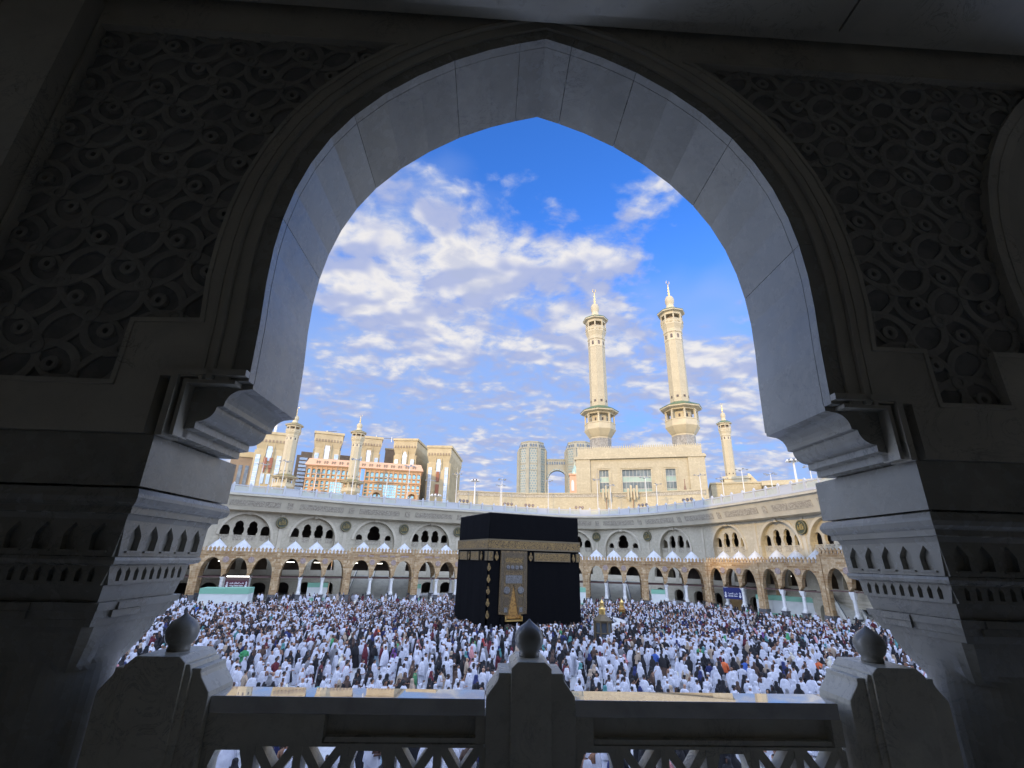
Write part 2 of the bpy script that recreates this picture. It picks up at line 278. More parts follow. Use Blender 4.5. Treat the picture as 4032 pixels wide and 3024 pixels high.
# ------------------------------------------------------------------ mesh helpers
class MB:
    def __init__(s): s.v = []; s.f = []; s.m = []; s.uv = {}
    def add(s, vs, fs, mi=0, mx=None):
        o = len(s.v)
        s.v += [tuple(mx @ Vector(p)) for p in vs] if mx is not None else [tuple(p) for p in vs]
        s.f += [tuple(i + o for i in f) for f in fs]; s.m += [mi] * len(fs)
        return s
    def box(s, x0, x1, y0, y1, z0, z1, mi=0, mx=None):
        vs = [(x0, y0, z0), (x1, y0, z0), (x1, y1, z0), (x0, y1, z0), (x0, y0, z1), (x1, y0, z1), (x1, y1, z1), (x0, y1, z1)]
        return s.add(vs, [(3, 2, 1, 0), (4, 5, 6, 7), (0, 1, 5, 4), (1, 2, 6, 5), (2, 3, 7, 6), (3, 0, 4, 7)], mi, mx)
    def frustum(s, c, z0, z1, hx0, hy0, hx1, hy1, mi=0, mx=None):
        x, y = c
        vs = [(x - hx0, y - hy0, z0), (x + hx0, y - hy0, z0), (x + hx0, y + hy0, z0), (x - hx0, y + hy0, z0), (x - hx1, y - hy1, z1), (x + hx1, y - hy1, z1), (x + hx1, y + hy1, z1), (x - hx1, y + hy1, z1)]
        return s.add(vs, [(3, 2, 1, 0), (4, 5, 6, 7), (0, 1, 5, 4), (1, 2, 6, 5), (2, 3, 7, 6), (3, 0, 4, 7)], mi, mx)
    def lathe(s, prof, n=16, mi=0, mx=None, phase=0.0, sx=1.0, sy=1.0, c=(0, 0), ring=False):
        vs = []; fs = []
        for (r, z) in prof:
            for k in range(n):
                a = phase + 2 * math.pi * k / n
                vs.append((c[0] + r * sx * math.cos(a), c[1] + r * sy * math.sin(a), z))
        for i in range(len(prof) - 1):
            for k in range(n):
                a, b = i * n + k, i * n + (k + 1) % n
                fs.append((a, b, b + n, a + n))
        if not ring: fs.append(tuple(range(n - 1, -1, -1))); o = (len(prof) - 1) * n; fs.append(tuple(range(o, o + n)))
        return s.add(vs, fs, mi, mx)
    def prism(s, poly, holes, d0, d1, mi=0, mx=None, back=True, side=None):
        """polygon in (u, z) extruded along the local y axis from d0 to d1"""
        loops = [poly] + list(holes)
        pts = [p for l in loops for p in l]
        tri = tessellate_polygon([[Vector((p[0], p[1], 0)) for p in l] for l in loops])
        n = len(pts); vs = [(p[0], d0, p[1]) for p in pts] + [(p[0], d1, p[1]) for p in pts]
        fs = []
        for t in tri:
            a, b, c = (pts[i] for i in t)
            cr = (b[0] - a[0]) * (c[1] - a[1]) - (b[1] - a[1]) * (c[0] - a[0])
            t2 = t if cr > 0 else (t[2], t[1], t[0])
            fs.append(tuple(t2))
            if back: fs.append((t2[2] + n, t2[1] + n, t2[0] + n))
        s.add(vs, fs, mi, mx)
        o0 = 0
        fs2 = []
        for li, l in enumerate(loops):
            k = len(l)
            area = sum(l[i][0] * l[(i + 1) % k][1] - l[(i + 1) % k][0] * l[i][1] for i in range(k))
            ccw = area > 0
            if li > 0: ccw = not ccw
            for i in range(k):
                a, b = o0 + i, o0 + (i + 1) % k
                fs2.append((b, a, a + n, b + n) if ccw else (a, b, b + n, a + n))
            o0 += k
        o = len(s.v) - 2 * n
        s.f += [tuple(i + o for i in f) for f in fs2]; s.m += [side if side is not None else mi] * len(fs2)
        return s
    def tube(s, pts, r, n=6, mi=0, mx=None, r2=None):
        vs = []; fs = []; m = len(pts)
        for i, p in enumerate(pts):
            p = Vector(p); q = Vector(pts[min(i + 1, m - 1)]) - Vector(pts[max(i - 1, 0)])
            q.normalize(); a = q.orthogonal().normalized() if abs(q.z) > 0.9 else q.cross(Vector((0, 0, 1))).normalized(); b = q.cross(a)
            rr = r if r2 is None else r + (r2 - r) * i / (m - 1)
            for k in range(n):
                t = 2 * math.pi * k / n
                vs.append(p + a * rr * math.cos(t) + b * rr * math.sin(t))
        for i in range(m - 1):
            for k in range(n):
                x, y = i * n + k, i * n + (k + 1) % n
                fs.append((x, x + n, y + n, y))
        fs.append(tuple(range(n))); fs.append(tuple(range(m * n - 1, (m - 1) * n - 1, -1)))
        return s.add(vs, fs, mi, mx)
    def sweep(s, prof, path, nrm, mi=0, closed=False):
        """prof (o, z): o along the path's inward normal"""
        k = len(prof); vs = []
        for (p, nn) in zip(path, nrm):
            for (o, z) in prof: vs.append((p[0] + nn[0] * o, p[1] + nn[1] * o, z))
        fs = []
        for i in range(len(path) - 1):
            for j in range(k - (0 if closed else 1)):
                a, b = i * k + j, i * k + (j + 1) % k
                fs.append((a, b, b + k, a + k))
        return s.add(vs, fs, mi)
    def build(s, name, mats, parent=None, smooth=False, uv=True, **tags):
        me = bpy.data.meshes.new(name)
        me.from_pydata(s.v, [], s.f)
        if not isinstance(mats, (list, tuple)): mats = [mats]
        for m in mats: me.materials.append(MT[m] if isinstance(m, str) else m)
        me.polygons.foreach_set('material_index', s.m)
        if smooth: me.polygons.foreach_set('use_smooth', [True] * len(s.f))
        me.update()
        if uv and len(me.polygons):
            layer = me.uv_layers.new(name='UVMap')
            nl = len(me.loops)
            vi = np.empty(nl, np.int32); me.loops.foreach_get('vertex_index', vi)
            co = np.empty(len(me.vertices) * 3); me.vertices.foreach_get('co', co); co = co.reshape(-1, 3)
            nr = np.empty(len(me.polygons) * 3); me.polygons.foreach_get('normal', nr); nr = nr.reshape(-1, 3)
            ls = np.empty(len(me.polygons), np.int32); me.polygons.foreach_get('loop_total', ls)
            nrl = np.repeat(nr, ls, axis=0); c = co[vi]
            h = np.hypot(nrl[:, 0], nrl[:, 1]) + 1e-9
            tx, ty = -nrl[:, 1] / h, nrl[:, 0] / h
            u = c[:, 0] * tx + c[:, 1] * ty; v = c[:, 2]
            flat = np.abs(nrl[:, 2]) > 0.85
            u = np.where(flat, c[:, 0], u); v = np.where(flat, c[:, 1], v)
            layer.data.foreach_set('uv', np.stack([u, v], 1).astype(np.float32).ravel())
        o = bpy.data.objects.new(name, me); COL.objects.link(o)
        if parent: o.parent = parent
        for a, b in tags.items(): o[a] = b
        return o

def empty(name, loc, rz=0.0, **tags):
    o = bpy.data.objects.new(name, None); COL.objects.link(o); o.location = loc; o.rotation_euler = (0, 0, rz)
    o.empty_display_size = 0.3
    for a, b in tags.items(): o[a] = b
    return o
def copy_tree(o, parent=None):
    c = o.copy(); COL.objects.link(c)
    if parent: c.parent = parent
    for ch in list(o.children): copy_tree(ch, c)
    return c
def pt(b, d): return Vector((d * math.sin(R(b)), d * math.cos(R(b)), 0))
def frame(p, q, z=0.0):
    """matrix with local x from p to q, local y pointing away from the courtyard (left-hand side)"""
    d = (q - p); L = d.length; d.normalize(); n = Vector((-d.y, d.x, 0))
    m = Matrix(((d.x, n.x, 0, p.x), (d.y, n.y, 0, p.y), (0, 0, 1, z), (0, 0, 0, 1)))
    return m, L

def pointed(cx, w, z0, zs, za, n=9, k=1.25):
    """pointed arch outline (counter-clockwise from bottom left... bottom right first)"""
    pts = [(cx - w / 2, z0), (cx + w / 2, z0)]
    if zs > z0 + 1e-6: pts.append((cx + w / 2, zs))
    for i in range(1, 2 * n):
        t = i / n
        if t < 1:
            a = t * math.pi / 2
            x = w / 2 * math.cos(a) ** 0.85; z = zs + (za - zs) * (0.90 * math.sin(a) + 0.10 * t)
        elif t == 1: x, z = 0, za
        else:
            a = (2 - t) * math.pi / 2
            x = -w / 2 * math.cos(a) ** 0.85; z = zs + (za - zs) * (0.90 * math.sin(a) + 0.10 * (2 - t))
        pts.append((cx + x, z))
    if zs > z0 + 1e-6: pts.append((cx - w / 2, zs))
    return pts
def trefoil(cx, w, z0, h):
    p = [(cx - w * .40, z0), (cx + w * .40, z0), (cx + w * .40, z0 + h * .12), (cx + w * .5, z0 + h * .2), (cx + w * .5, z0 + h * .42), (cx + w * .44, z0 + h * .54), (cx + w * .36, z0 + h * .58)]
    top = [(w * .40, h * .68), (w * .37, h * .80), (w * .24, h * .92), (0, h), (-w * .24, h * .92), (-w * .37, h * .80), (-w * .40, h * .68)]
    p += [(cx + a, z0 + b) for a, b in top]
    p += [(cx - w * .36, z0 + h * .58), (cx - w * .44, z0 + h * .54), (cx - w * .5, z0 + h * .42), (cx - w * .5, z0 + h * .2), (cx - w * .40, z0 + h * .12)]
    return p

exec_sections = []
# ------------------------------------------------------------------ the hall we stand in (local frame turned 2.4 degrees, z from eye level)
PH = R(2.4)
XC = 0.43                                    # axis of the arch
HL = Matrix.Translation((0, 0, EYE)) @ Matrix.Rotation(PH, 4, 'Z')
def hall(o): o.matrix_world = HL @ o.matrix_world; return o
half = [(0, 5.36), (0.28, 5.262), (0.6, 5.13), (0.97, 4.93), (1.33, 4.67), (1.64, 4.385), (1.90, 4.07), (2.08, 3.77), (2.215, 3.45), (2.305, 3.12), (2.355, 2.80), (2.375, 2.48), (2.37, 2.15), (2.345, 1.75), (2.33, 1.25)]
def curve(off):
    """left foot ... apex ... right foot of the arch, offset outwards"""
    P = [Vector((x, z)) for x, z in half]; out = []
    for i, p in enumerate(P):
        a = P[i] - P[i - 1] if i > 0 else None; b = P[i + 1] - P[i] if i < len(P) - 1 else None
        if a is None:
            t = b.normalized(); n = Vector((-t.y, t.x)); n = n if n.y > 0 else -n
            out.append(Vector((0, p.y + off / n.y)))
        else:
            t = (a.normalized() + b.normalized()).normalized() if b is not None else a.normalized()
            n = Vector((-t.y, t.x)); n = n if n.x > 0 else -n
            out.append(p + n * off)
    r = [(q.x, q.y) for q in out]
    r = [q for q in r if q[0] >= -1e-6]
    return [(-x, z) for x, z in reversed(r[1:])] + r
def band(b, o0, o1, y0, y1, cx=XC, parts=None, gap=0.004, mi=0):
    """extruded band between two offsets of the arch curve, cut into blocks at the joints"""
    A, B = curve(o0), curve(o1); n = len(A)
    cuts = parts or [0, n - 1]
    for s, e in zip(cuts[:-1], cuts[1:]):
        a = [Vector(p) for p in A[s:e + 1]]; c = [Vector(p) for p in B[s:e + 1]]
        if parts:
            for l in (a, c):
                l[0] = l[0] + (l[1] - l[0]).normalized() * gap / 2; l[-1] = l[-1] + (l[-2] - l[-1]).normalized() * gap / 2
        k = len(a); vs = []
        for i in range(k):
            for q, y in ((a[i], y0), (c[i], y0), (c[i], y1), (a[i], y1)): vs.append((cx + q.x, y, q.y))
        fs = []
        for i in range(k - 1):
            for j in range(4):
                x, y = i * 4 + j, i * 4 + (j + 1) % 4
                fs.append((x, x + 4, y + 4, y))
        fs += [(0, 1, 2, 3), tuple((k - 1) * 4 + j for j in (3, 2, 1, 0))]
        b.add(vs, fs, mi)
    return b
YF = 3.56
arch = empty('stone_archway', (0, 0, 0), label='dark marble archway with carved interlace spandrels framing the whole view', category='archway')
# layer B: the wall itself
def notch(off, zb, wfoot):
    c = curve(off)
    return c
def wall_outline(off, x0, x1, zb, zt, centres):
    pts = [(x0, zt), (x0, zb)]
    for cx in centres:
        c = [(cx + x, max(z, zb)) for x, z in curve(off)]
        pts += [(cx - 2.98, zb), (cx - 2.98, 1.262), (c[0][0], 1.262)]; pts += [q for q in c if q[1] > 1.27]; pts += [(c[-1][0], 1.262), (cx + 2.98, 1.262), (cx + 2.98, zb)]
    pts += [(x1, zb), (x1, zt)]
    return pts
b = MB(); b.prism(wall_outline(0.13, -4.6, XC + 10.6, 0.81, 5.9, [XC, XC + 7.06]), [], 3.72, 4.56)
hall(b.build('wall_core', 'marble_dark', arch))
def offs(c, pts): return [(c + x, z) for x, z in pts]
ring45 = curve(0.45)
rt = [(XC + x, z) for x, z in ring45 if x >= 0 and 1.74 < z < 5.08]             # top .. foot of right side
top_r = [(rt[0][0] - 0.12, 5.08)] + rt + [(XC + 2.775, 1.74)]
mir = [(2 * (XC + 3.53) - x, z) for x, z in top_r]
panelR = top_r + [(XC + 3.22, 1.74), (XC + 3.22, 1.26), (XC + 3.84, 1.26), (XC + 3.84, 1.74)] + list(reversed(mir))
panelL = [(2 * XC - x, z) for x, z in top_r] + [(-2.88, 1.72), (-2.88, 1.19), (-4.18, 1.19), (-4.18, 5.08)]
b = MB(); b.prism(wall_outline(0.26, -4.6, XC + 10.6, 0.81, 5.9, [XC, XC + 7.06]), [panelL, panelR], 3.52, 3.715)
hall(b.build('wall_face', 'marble_dark', arch))
# thin stepped frame mouldings round the panels and the arch
def frame_bar(b, poly, w, y0, y1, closed=True):
    n = len(poly)
    for i in range(n if closed else n - 1):
        p, q = Vector(poly[i]), Vector(poly[(i + 1) % n]); d = q - p
        if d.length < 1e-4: continue
        d.normalize(); nn = Vector((-d.y, d.x)) * w / 2; e = d * w * 0.5
        p2, q2 = p - e, q + e
        v = [p2 - nn, q2 - nn, q2 + nn, p2 + nn]
        yy = y0 + 0.0012 * (i % 3)
        vs = [(a.x, yy, a.y) for a in v] + [(a.x, y1, a.y) for a in v]
        f = [(0, 1, 2, 3), (7, 6, 5, 4), (0, 4, 5, 1), (1, 5, 6, 2), (2, 6, 7, 3), (3, 7, 4, 0)]
        b.add(vs, f)
for P in (panelL, panelR):
    b = MB(); frame_bar(b, P, 0.035, 3.503, 3.54); hall(b.build('panel_moulding', 'marble_dark', arch))
CN = [0, 4, 8, 11, 13, 15, 17, 20, 24, 28]
b = MB(); band(b, 0.0, 0.14, 3.6515, 4.54, parts=CN, gap=0.006)
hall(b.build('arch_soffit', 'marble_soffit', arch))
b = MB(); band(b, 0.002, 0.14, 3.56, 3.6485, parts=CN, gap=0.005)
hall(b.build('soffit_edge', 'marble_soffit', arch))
b = MB(); band(b, 0.142, 0.25, 3.535, 3.70); band(b, 0.255, 0.30, 3.50, 3.60); band(b, 0.33, 0.36, 3.512, 3.56)
hall(b.build('arch_moulding', 'marble_dark', arch))
b = MB(); band(b, 0.0, 0.14, 3.56, 4.54, cx=XC + 7.06); band(b, 0.142, 0.25, 3.535, 3.70, cx=XC + 7.06); band(b, 0.33, 0.36, 3.512, 3.56, cx=XC + 7.06)
hall(b.build('next_arch', 'marble_dark', arch))
# a lower lip on the outside edge of the springers
# carved interlace
def inside(p, poly):
    c = False; j = len(poly) - 1
    for i in range(len(poly)):
        a, q = poly[i], poly[j]
        if (a[1] > p[1]) != (q[1] > p[1]) and p[0] < (q[0] - a[0]) * (p[1] - a[1]) / (q[1] - a[1]) + a[0]: c = not c
        j = i
    return c
def near(p, poly, d):
    return any(inside((p[0] + dx, p[1] + dz), poly) for dx, dz in ((0, 0), (d, 0), (-d, 0), (0, d), (0, -d)))
def arcring(b, c, r, w, y0, poly, n=20, ecc=1.0, rot=0.0):
    ph = rnd.random()
    for k in range(n):
        a0 = 2 * math.pi * k / n; a1 = 2 * math.pi * (k + 1) / n
        am = (a0 + a1) / 2
        def P(a, rr): 
            x, z = rr * math.cos(a) * ecc, rr * math.sin(a)
            return (c[0] + x * math.cos(rot) - z * math.sin(rot), c[1] + x * math.sin(rot) + z * math.cos(rot))
        if not near(P(am, r), poly, 0.09): continue
        q = [P(a0, r - w / 2), P(a0, r), P(a0, r + w / 2), P(a1, r + w / 2), P(a1, r), P(a1, r - w / 2)]
        y1 = 3.70
        vs = [(q[0][0], y0 + .005, q[0][1]), (q[1][0], y0, q[1][1]), (q[2][0], y0 + .005, q[2][1]), (q[3][0], y0 + .005, q[3][1]), (q[4][0], y0, q[4][1]), (q[5][0], y0 + .005, q[5][1])]
        vs += [(x, y1, z) for x, _, z in vs]
        b.add(vs, [(0, 5, 4, 1), (1, 4, 3, 2), (0, 6, 11, 5), (2, 3, 9, 8)])
for nm, P in (('carved_panel', panelL), ('carved_panel', panelR)):
    b = MB(); s = 0.64; mid = (sum(p[0] for p in P) / len(P), 1.5)
    x0 = -4.6 if P is panelL else 2.3
    i = 0
    q_ = 0.66; i = 0
    for gi in range(-4, 12):
        for gj in range(0, 16):
            cx = x0 + gi * q_ + (q_ / 2 if gj % 2 else 0); cz = 0.9 + gj * q_ / 2 * 0.90
            if not any(near((cx + dx, cz + dz), P, 0.5) for dx in (-.35, 0, .35) for dz in (-.35, 0, .35)): continue
            i += 1
            arcring(b, (cx, cz), 0.300, 0.052, 3.583 + 0.0022 * (i % 5), P, 32, 1.30, R(38) * (1 if gj % 2 else -1))
            arcring(b, (cx + q_ / 2, cz), 0.052, 0.036, 3.572 + 0.002 * (i % 3), P, 14)
            arcring(b, (cx + .17, cz + .15), 0.046, 0.034, 3.570 + 0.002 * (i % 2), P, 14)
            arcring(b, (cx - .17, cz - .15), 0.046, 0.034, 3.571 + 0.002 * (i % 2), P, 14)
    hall(b.build(nm, 'panel_rib', arch))
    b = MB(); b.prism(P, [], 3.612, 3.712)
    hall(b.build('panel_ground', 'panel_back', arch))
# scrolled brackets below the springers
prof = [(2.33, 1.215), (2.39, 1.205)]
for k in range(1, 7):
    a = R(90) * k / 6; prof.append((2.39 + 0.13 * math.sin(a), 1.205 - 0.135 * (1 - math.cos(a))))
prof += [(2.525, 1.065), (2.57, 1.060)]
for k in range(1, 9):
    a = R(90) * k / 8; prof.append((2.57 + 0.13 * (1 - math.cos(a)) , 1.06 - 0.12 * math.sin(a)))
prof += [(2.70, 0.885), (2.775, 0.875), (2.775, 0.815), (2.975, 0.815), (2.975, 1.258), (2.33, 1.258)]
for sgn in (-1, 1):
    b = MB(); P = [(XC + sgn * x, z) for x, z in prof]; b.prism(P, [], 3.64, 4.52)
    P2 = [(XC + sgn * x, z) for x, z in [(2.335, 1.30), (2.335, 1.19), (3.0, 1.19), (3.0, 1.30)]]
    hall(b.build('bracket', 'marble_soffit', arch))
    b = MB()
    for w_, y_, ins in ((0.05, 3.50, 0.0), (0.03, 3.53, 0.07)):
        fr = [(XC + sgn * (2.36 + ins), 1.30 - ins), (XC + sgn * (2.86 - ins), 1.30 - ins), (XC + sgn * (2.86 - ins), 0.82)]
        frame_bar(b, fr, w_, y_, 3.70, closed=False)
    # outer rib down the edge of the front face
    fr2 = [(XC + sgn * 2.86, 0.87), (XC + sgn * 2.86, 1.32)]
    hall(b.build('bracket_frame', 'marble_dark', arch))

# columns ---------------------------------------------------------------
def make_column(label):
    t = empty('marble_column', (0, 0, 0), label=label, category='column', group='marble columns carrying the arch')
    b = MB(); b.frustum((0, 0), 0.43, 0.805, .61, .61, .61, .61)
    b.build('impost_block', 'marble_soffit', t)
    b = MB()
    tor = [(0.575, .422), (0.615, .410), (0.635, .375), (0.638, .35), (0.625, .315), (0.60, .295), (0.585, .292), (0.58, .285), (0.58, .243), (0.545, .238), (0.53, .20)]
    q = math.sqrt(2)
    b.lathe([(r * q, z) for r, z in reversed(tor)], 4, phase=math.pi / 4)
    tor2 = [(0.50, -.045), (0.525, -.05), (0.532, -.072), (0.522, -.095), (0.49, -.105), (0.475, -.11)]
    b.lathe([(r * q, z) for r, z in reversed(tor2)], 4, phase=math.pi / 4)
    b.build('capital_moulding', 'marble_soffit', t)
    # band of five pointed niches on each side, over a core
    b = MB(); b.frustum((0, 0), -.05, .205, .480, .480, .492, .492)
    for k in range(4):
        mx = Matrix.Rotation(k * math.pi / 2, 4, 'Z')
        W0, W1 = 0.505, 0.53
        holes = [[(-0.384 + 0.192 * i + a_, z_) for a_, z_ in ((-.052, -.005), (.052, -.005), (.060, .092), (.044, .122), (0, .178), (-.044, .122), (-.060, .092))] for i in range(5)]
        poly = [(-W0, -.045), (W0, -.045), (W1, .20), (-W1, .20)]
        b.prism(poly, holes, -0.528, -0.478, mx=mx, back=False)
        for i in range(5):
            cxh = -0.384 + 0.192 * i
            b.box(cxh - .075, cxh + .075, -0.545, -0.522, -0.02, -0.008, mx=mx)
    b.build('niche_band', 'marble_soffit', t)
    b = MB(); b.frustum((0, 0), -.232, -.108, .430, .430, .440, .440)
    for k in range(4):
        mx = Matrix.Rotation(k * math.pi / 2, 4, 'Z')
        holes = [[(-0.36 + 0.09 * i + a_, z_) for a_, z_ in ((-.018, -.212), (.018, -.212), (.023, -.15), (0, -.118), (-.023, -.15))] for i in range(9)]
        b.prism([(-.44, -.235), (.44, -.235), (.472, -.108), (-.472, -.108)], holes, -0.468, -0.425, mx=mx, back=False)
    b.build('fluted_band', 'marble_soffit', t)
    b = MB()
    for z0, z1, h0, h1 in ((-.345, -.236, .425, .445), (-.40, -.347, .455, .465), (-.455, -.402, .425, .44), (-.505, -.457, .40, .415)):
        b.frustum((0, 0), z0, z1, h0, h0, h1, h1)
    for k in range(4):
        mx = Matrix.Rotation(k * math.pi / 2, 4, 'Z')
        b.box(-.28, .02, -0.475, -0.455, -.40, -.352, mx=mx); b.box(-.30, .0, -0.458, -0.44, -.452, -.405, mx=mx)
    b.build('stepped_necking', 'marble_soffit', t)
    # square-to-round flare with a pointed leaf at each corner
    b = MB(); n = 48; vs = []; fs = []
    for i in range(9):
        f = i / 8; z = -.507 - .30 * f
        for k in range(n):
            a = 2 * math.pi * k / n + math.pi / n
            sq = .385 / max(abs(math.cos(a)), abs(math.sin(a)))
            corner = max(0, (sq / .385 - 1) / 0.414)
            g = min(1.0, (1 - math.sqrt(max(0, 1 - f ** 2))) * 1.0 + f * (1 - corner) * 0.9)
            r = sq * (1 - g) + .335 * g
            if corner > .55: r = sq * (1 - f ** 1.5) + .335 * f ** 1.5
            vs.append((r * math.cos(a), r * math.sin(a), z))
    for i in range(8):
        for k in range(n): fs.append((i * n + k, (i + 1) * n + k, (i + 1) * n + (k + 1) % n, i * n + (k + 1) % n))
    b.add(vs, fs)
    b.build('leaf_flare', 'marble_soffit', t, smooth=False)
    b = MB(); b.lathe([(.42, -1.95), (.42, -1.85), (.36, -1.80), (.33, -1.74), (.33, -.60)], 40)
    b.build('shaft', 'marble_soffit', t, smooth=False)
    return t
cl = make_column('grey marble column with niched capital at the left of the balustrade')
cl.matrix_world = HL @ Matrix.Translation((XC - 3.53, 4.17, 0))
for k, (x, lab) in enumerate(((XC + 3.53, 'grey marble column with niched capital at the right of the balustrade'),)):
    c = copy_tree(cl); c['label'] = lab; c.matrix_world = HL @ Matrix.Translation((x, 4.17, 0))

# balustrade -------------------------------------------------------------
bal = empty('balustrade', (0, 0, 0), label='grey marble balustrade with polished coping and three knobbed posts below the arch', category='balustrade')
for x0, x1 in ((-1.89, 0.03), (0.67, 2.63)):
    b = MB(); b.box(x0, x1, 3.98, 4.245, -1.05, -0.945)
    o = hall(b.build('coping', 'marble_polish', bal))
    bv = o.modifiers.new('bevel', 'BEVEL'); bv.width = 0.006; bv.segments = 2
    b = MB()
    xm = x0 + 0.80 if x0 < 0 else x0 + 0.14
    b.box(x0 - .02, xm, 4.00, 4.2, -1.225, -1.052)
    b.box(xm, x1, 4.09, 4.2, -1.225, -1.052)
    b.box(xm + .01, x1 - .06, 4.03, 4.09, -1.225, -1.195)
    b.box(x1 - .06, x1 + .02, 4.003, 4.2, -1.222, -1.053)
    hall(b.build('rail_panel', 'marble_post', bal))
    b = MB()
    b.box(x0, x1, 4.02, 4.16, -1.25, -1.23); b.box(x0, x1, 4.02, 4.16, -1.95, -1.74)
    n = 6; W = (x1 - x0) / n
    for i in range(n + 1): b.box(x0 + i * W - .028, x0 + i * W + .028, 4.025, 4.155, -1.74, -1.25)
    for i in range(n):
        a, c = x0 + i * W + .028, x0 + (i + 1) * W - .028
        if i % 3 == 1 or i % 3 == 2:
            for s_, e_ in (((a, -1.25), (c, -1.60)), ((c, -1.25), (a, -1.60))):
                p, q = Vector(s_), Vector(e_); d = (q - p).normalized(); nn = Vector((-d.y, d.x)) * .03
                v = [p - nn, q - nn, q + nn, p + nn]; y0 = 4.032 if s_[0] == a else 4.037
                vs = [(u.x, y0, u.y) for u in v] + [(u.x, 4.15, u.y) for u in v]
                b.add(vs, [(0, 1, 2, 3), (7, 6, 5, 4), (0, 4, 5, 1), (1, 5, 6, 2), (2, 6, 7, 3), (3, 7, 4, 0)])
            b.box(a, c, 4.03, 4.15, -1.74, -1.60)
        else:
            b.prism([(a, -1.74), (c, -1.74), (c, -1.25), (a, -1.25)], [[(a + .05, -1.70), (c - .05, -1.70), (c - .02, -1.6), (c - .02, -1.36), (c - .05, -1.275), (a + .05, -1.275), (a + .02, -1.36), (a + .02, -1.6)]], 4.03, 4.15)
    hall(b.build('lattice', 'marble_post', bal))
def post(cx, k, wx):
    """k widens the shoulders"""
    b = MB()
    pr = [(0.145 + wx, -1.95), (0.145 + wx, -.735), (0.10 + wx, -.695), (-0.10 - wx, -.695), (-0.145 - wx, -.735), (-0.145 - wx, -1.95)]
    b.prism([(cx + x, z) for x, z in pr], [], 3.90, 4.33)
    sh = [(0.30 + k, -1.95), (0.32 + k, -.945), (0.315 + k, -.915), (0.245 + k, -.825), (0.235 + k, -.80), (0.235 + k, -.772), (-0.235 - k, -.772), (-0.235 - k, -.80), (-0.245 - k, -.825), (-0.315 - k, -.915), (-0.32 - k, -.945), (-0.30 - k, -1.95)]
    b.prism([(cx + x, z) for x, z in sh], [], 3.94, 4.29)
    if wx > 0:
        sh2 = [(0.19 + wx, -1.95), (0.19 + wx, -.80), (0.17 + wx, -.745), (-0.17 - wx, -.745), (-0.19 - wx, -.80), (-0.19 - wx, -1.95)]
        b.prism([(cx + x, z) for x, z in sh2], [], 3.92, 4.31)
    o = hall(b.build('post', 'marble_post', bal))
    bv = o.modifiers.new('bevel', 'BEVEL'); bv.width = 0.004; bv.segments = 1
    b = MB()
    b.lathe([(.075, -.70), (.078, -.675), (.072, -.66), (.098, -.63), (.108, -.60), (.112, -.57), (.108, -.54), (.090, -.508), (.062, -.482), (.034, -.465), (.016, -.450), (.004, -.436)], 32, c=(cx, 4.13))
    f = b.build('finial', 'marble_soffit', None, smooth=True)
    f.matrix_world = HL.copy(); f.parent = o; f.matrix_parent_inverse = o.matrix_world.inverted()
post(0.355, 0.0, 0.0)
post(-2.27, 0.06, 0.05)
post(3.08, 0.06, 0.05)

# the rest of the hall ----------------------------------------------------
def struct(name, b, m, h=True, **kw):
    o = b.build(name, m, None, kind='structure', **kw)
    return hall(o) if h else o
b = MB(); b.box(-22, 24, -14, 3.50, 5.60, 5.9)
b.box(-22, 24, 2.6, 3.46, 5.47, 5.60)
for x, ww in ((-9, 4.78), ): pass
struct('ceiling', b, 'marble_dark')
b = MB()
xs = [-9, -4.75, -0.10, 3.55, 8.2, 12.0, 15]
for x0, x1 in zip(xs[:-1], xs[1:]): b.box(x0 + .012, x1 - .012, 2.0, 3.30, 5.385, 5.43 if False else 5.45)
struct('ceiling_beam', b, 'marble_dark')
b = MB(); b.box(-22, 24, -14, 3.9, -2.15, -1.95)
struct('floor', b, 'hall_floor')
b = MB(); b.box(-22, 24, -14.3, -14, -2.15, 5.9); b.box(-22.3, -22, -14.3, 4.5, -2.15, 5.9); b.box(24, 24.3, -14.3, 4.5, -2.15, 5.9)
b.box(-7.0, -5.0, 3.30, 4.5, -1.95, 5.6); b.box(-4.98, -4.22, 3.34, 3.52, -1.95, 5.36); b.box(-7, -3.72, 3.75, 4.5, -1.95, 0.8)
b.box(XC + 10.0, 13, 3.5, 4.5, -2.0, 5.9); b.box(-22, 24, 3.5, 4.5, 5.61, 5.9)
struct('wall', b, 'marble_dark')
# the storeys of the same building above, below and beside, and an unseen stepped block added behind it to shade the courtyard
b = MB(); b.box(-60, 60, 4.57, 5.0, 6.8, 12.5); b.box(-60, -22.0, 4.0, 5.0, -8.1, 5.9); b.box(24.3, 60, 4.0, 5.0, -8.1, 5.9); b.box(-60, 60, 3.9, 5.0, -8.1, -2.16)
b.box(-60, 60, -16, 4.5, 6.0, 12)
struct('near_gallery_wall', b, 'stone_wall')
hb = empty('shadow_block', (0, -62, 0), label='unseen tall stone block added behind the hall to shade the courtyard', category='shadow caster')
b = MB(); b.box(-300, -61, 0, 12, 0, 80); b.build('tall_shade_wing', 'city', hb)
b = MB(); b.box(-60.9, 150, 0, 12, 0, 54); b.build('low_shade_wing', 'city', hb)
# ------------------------------------------------------------------ ground
b = MB(); b.box(-3000, 3000, -1500, 6000, -1.0, -0.02); b.build('ground', 'city', None, kind='structure')
b = MB(); b.box(-130, 130, 5.5, 170, -0.5, 0.0); b.build('mataf_floor', 'floor', None, kind='structure')

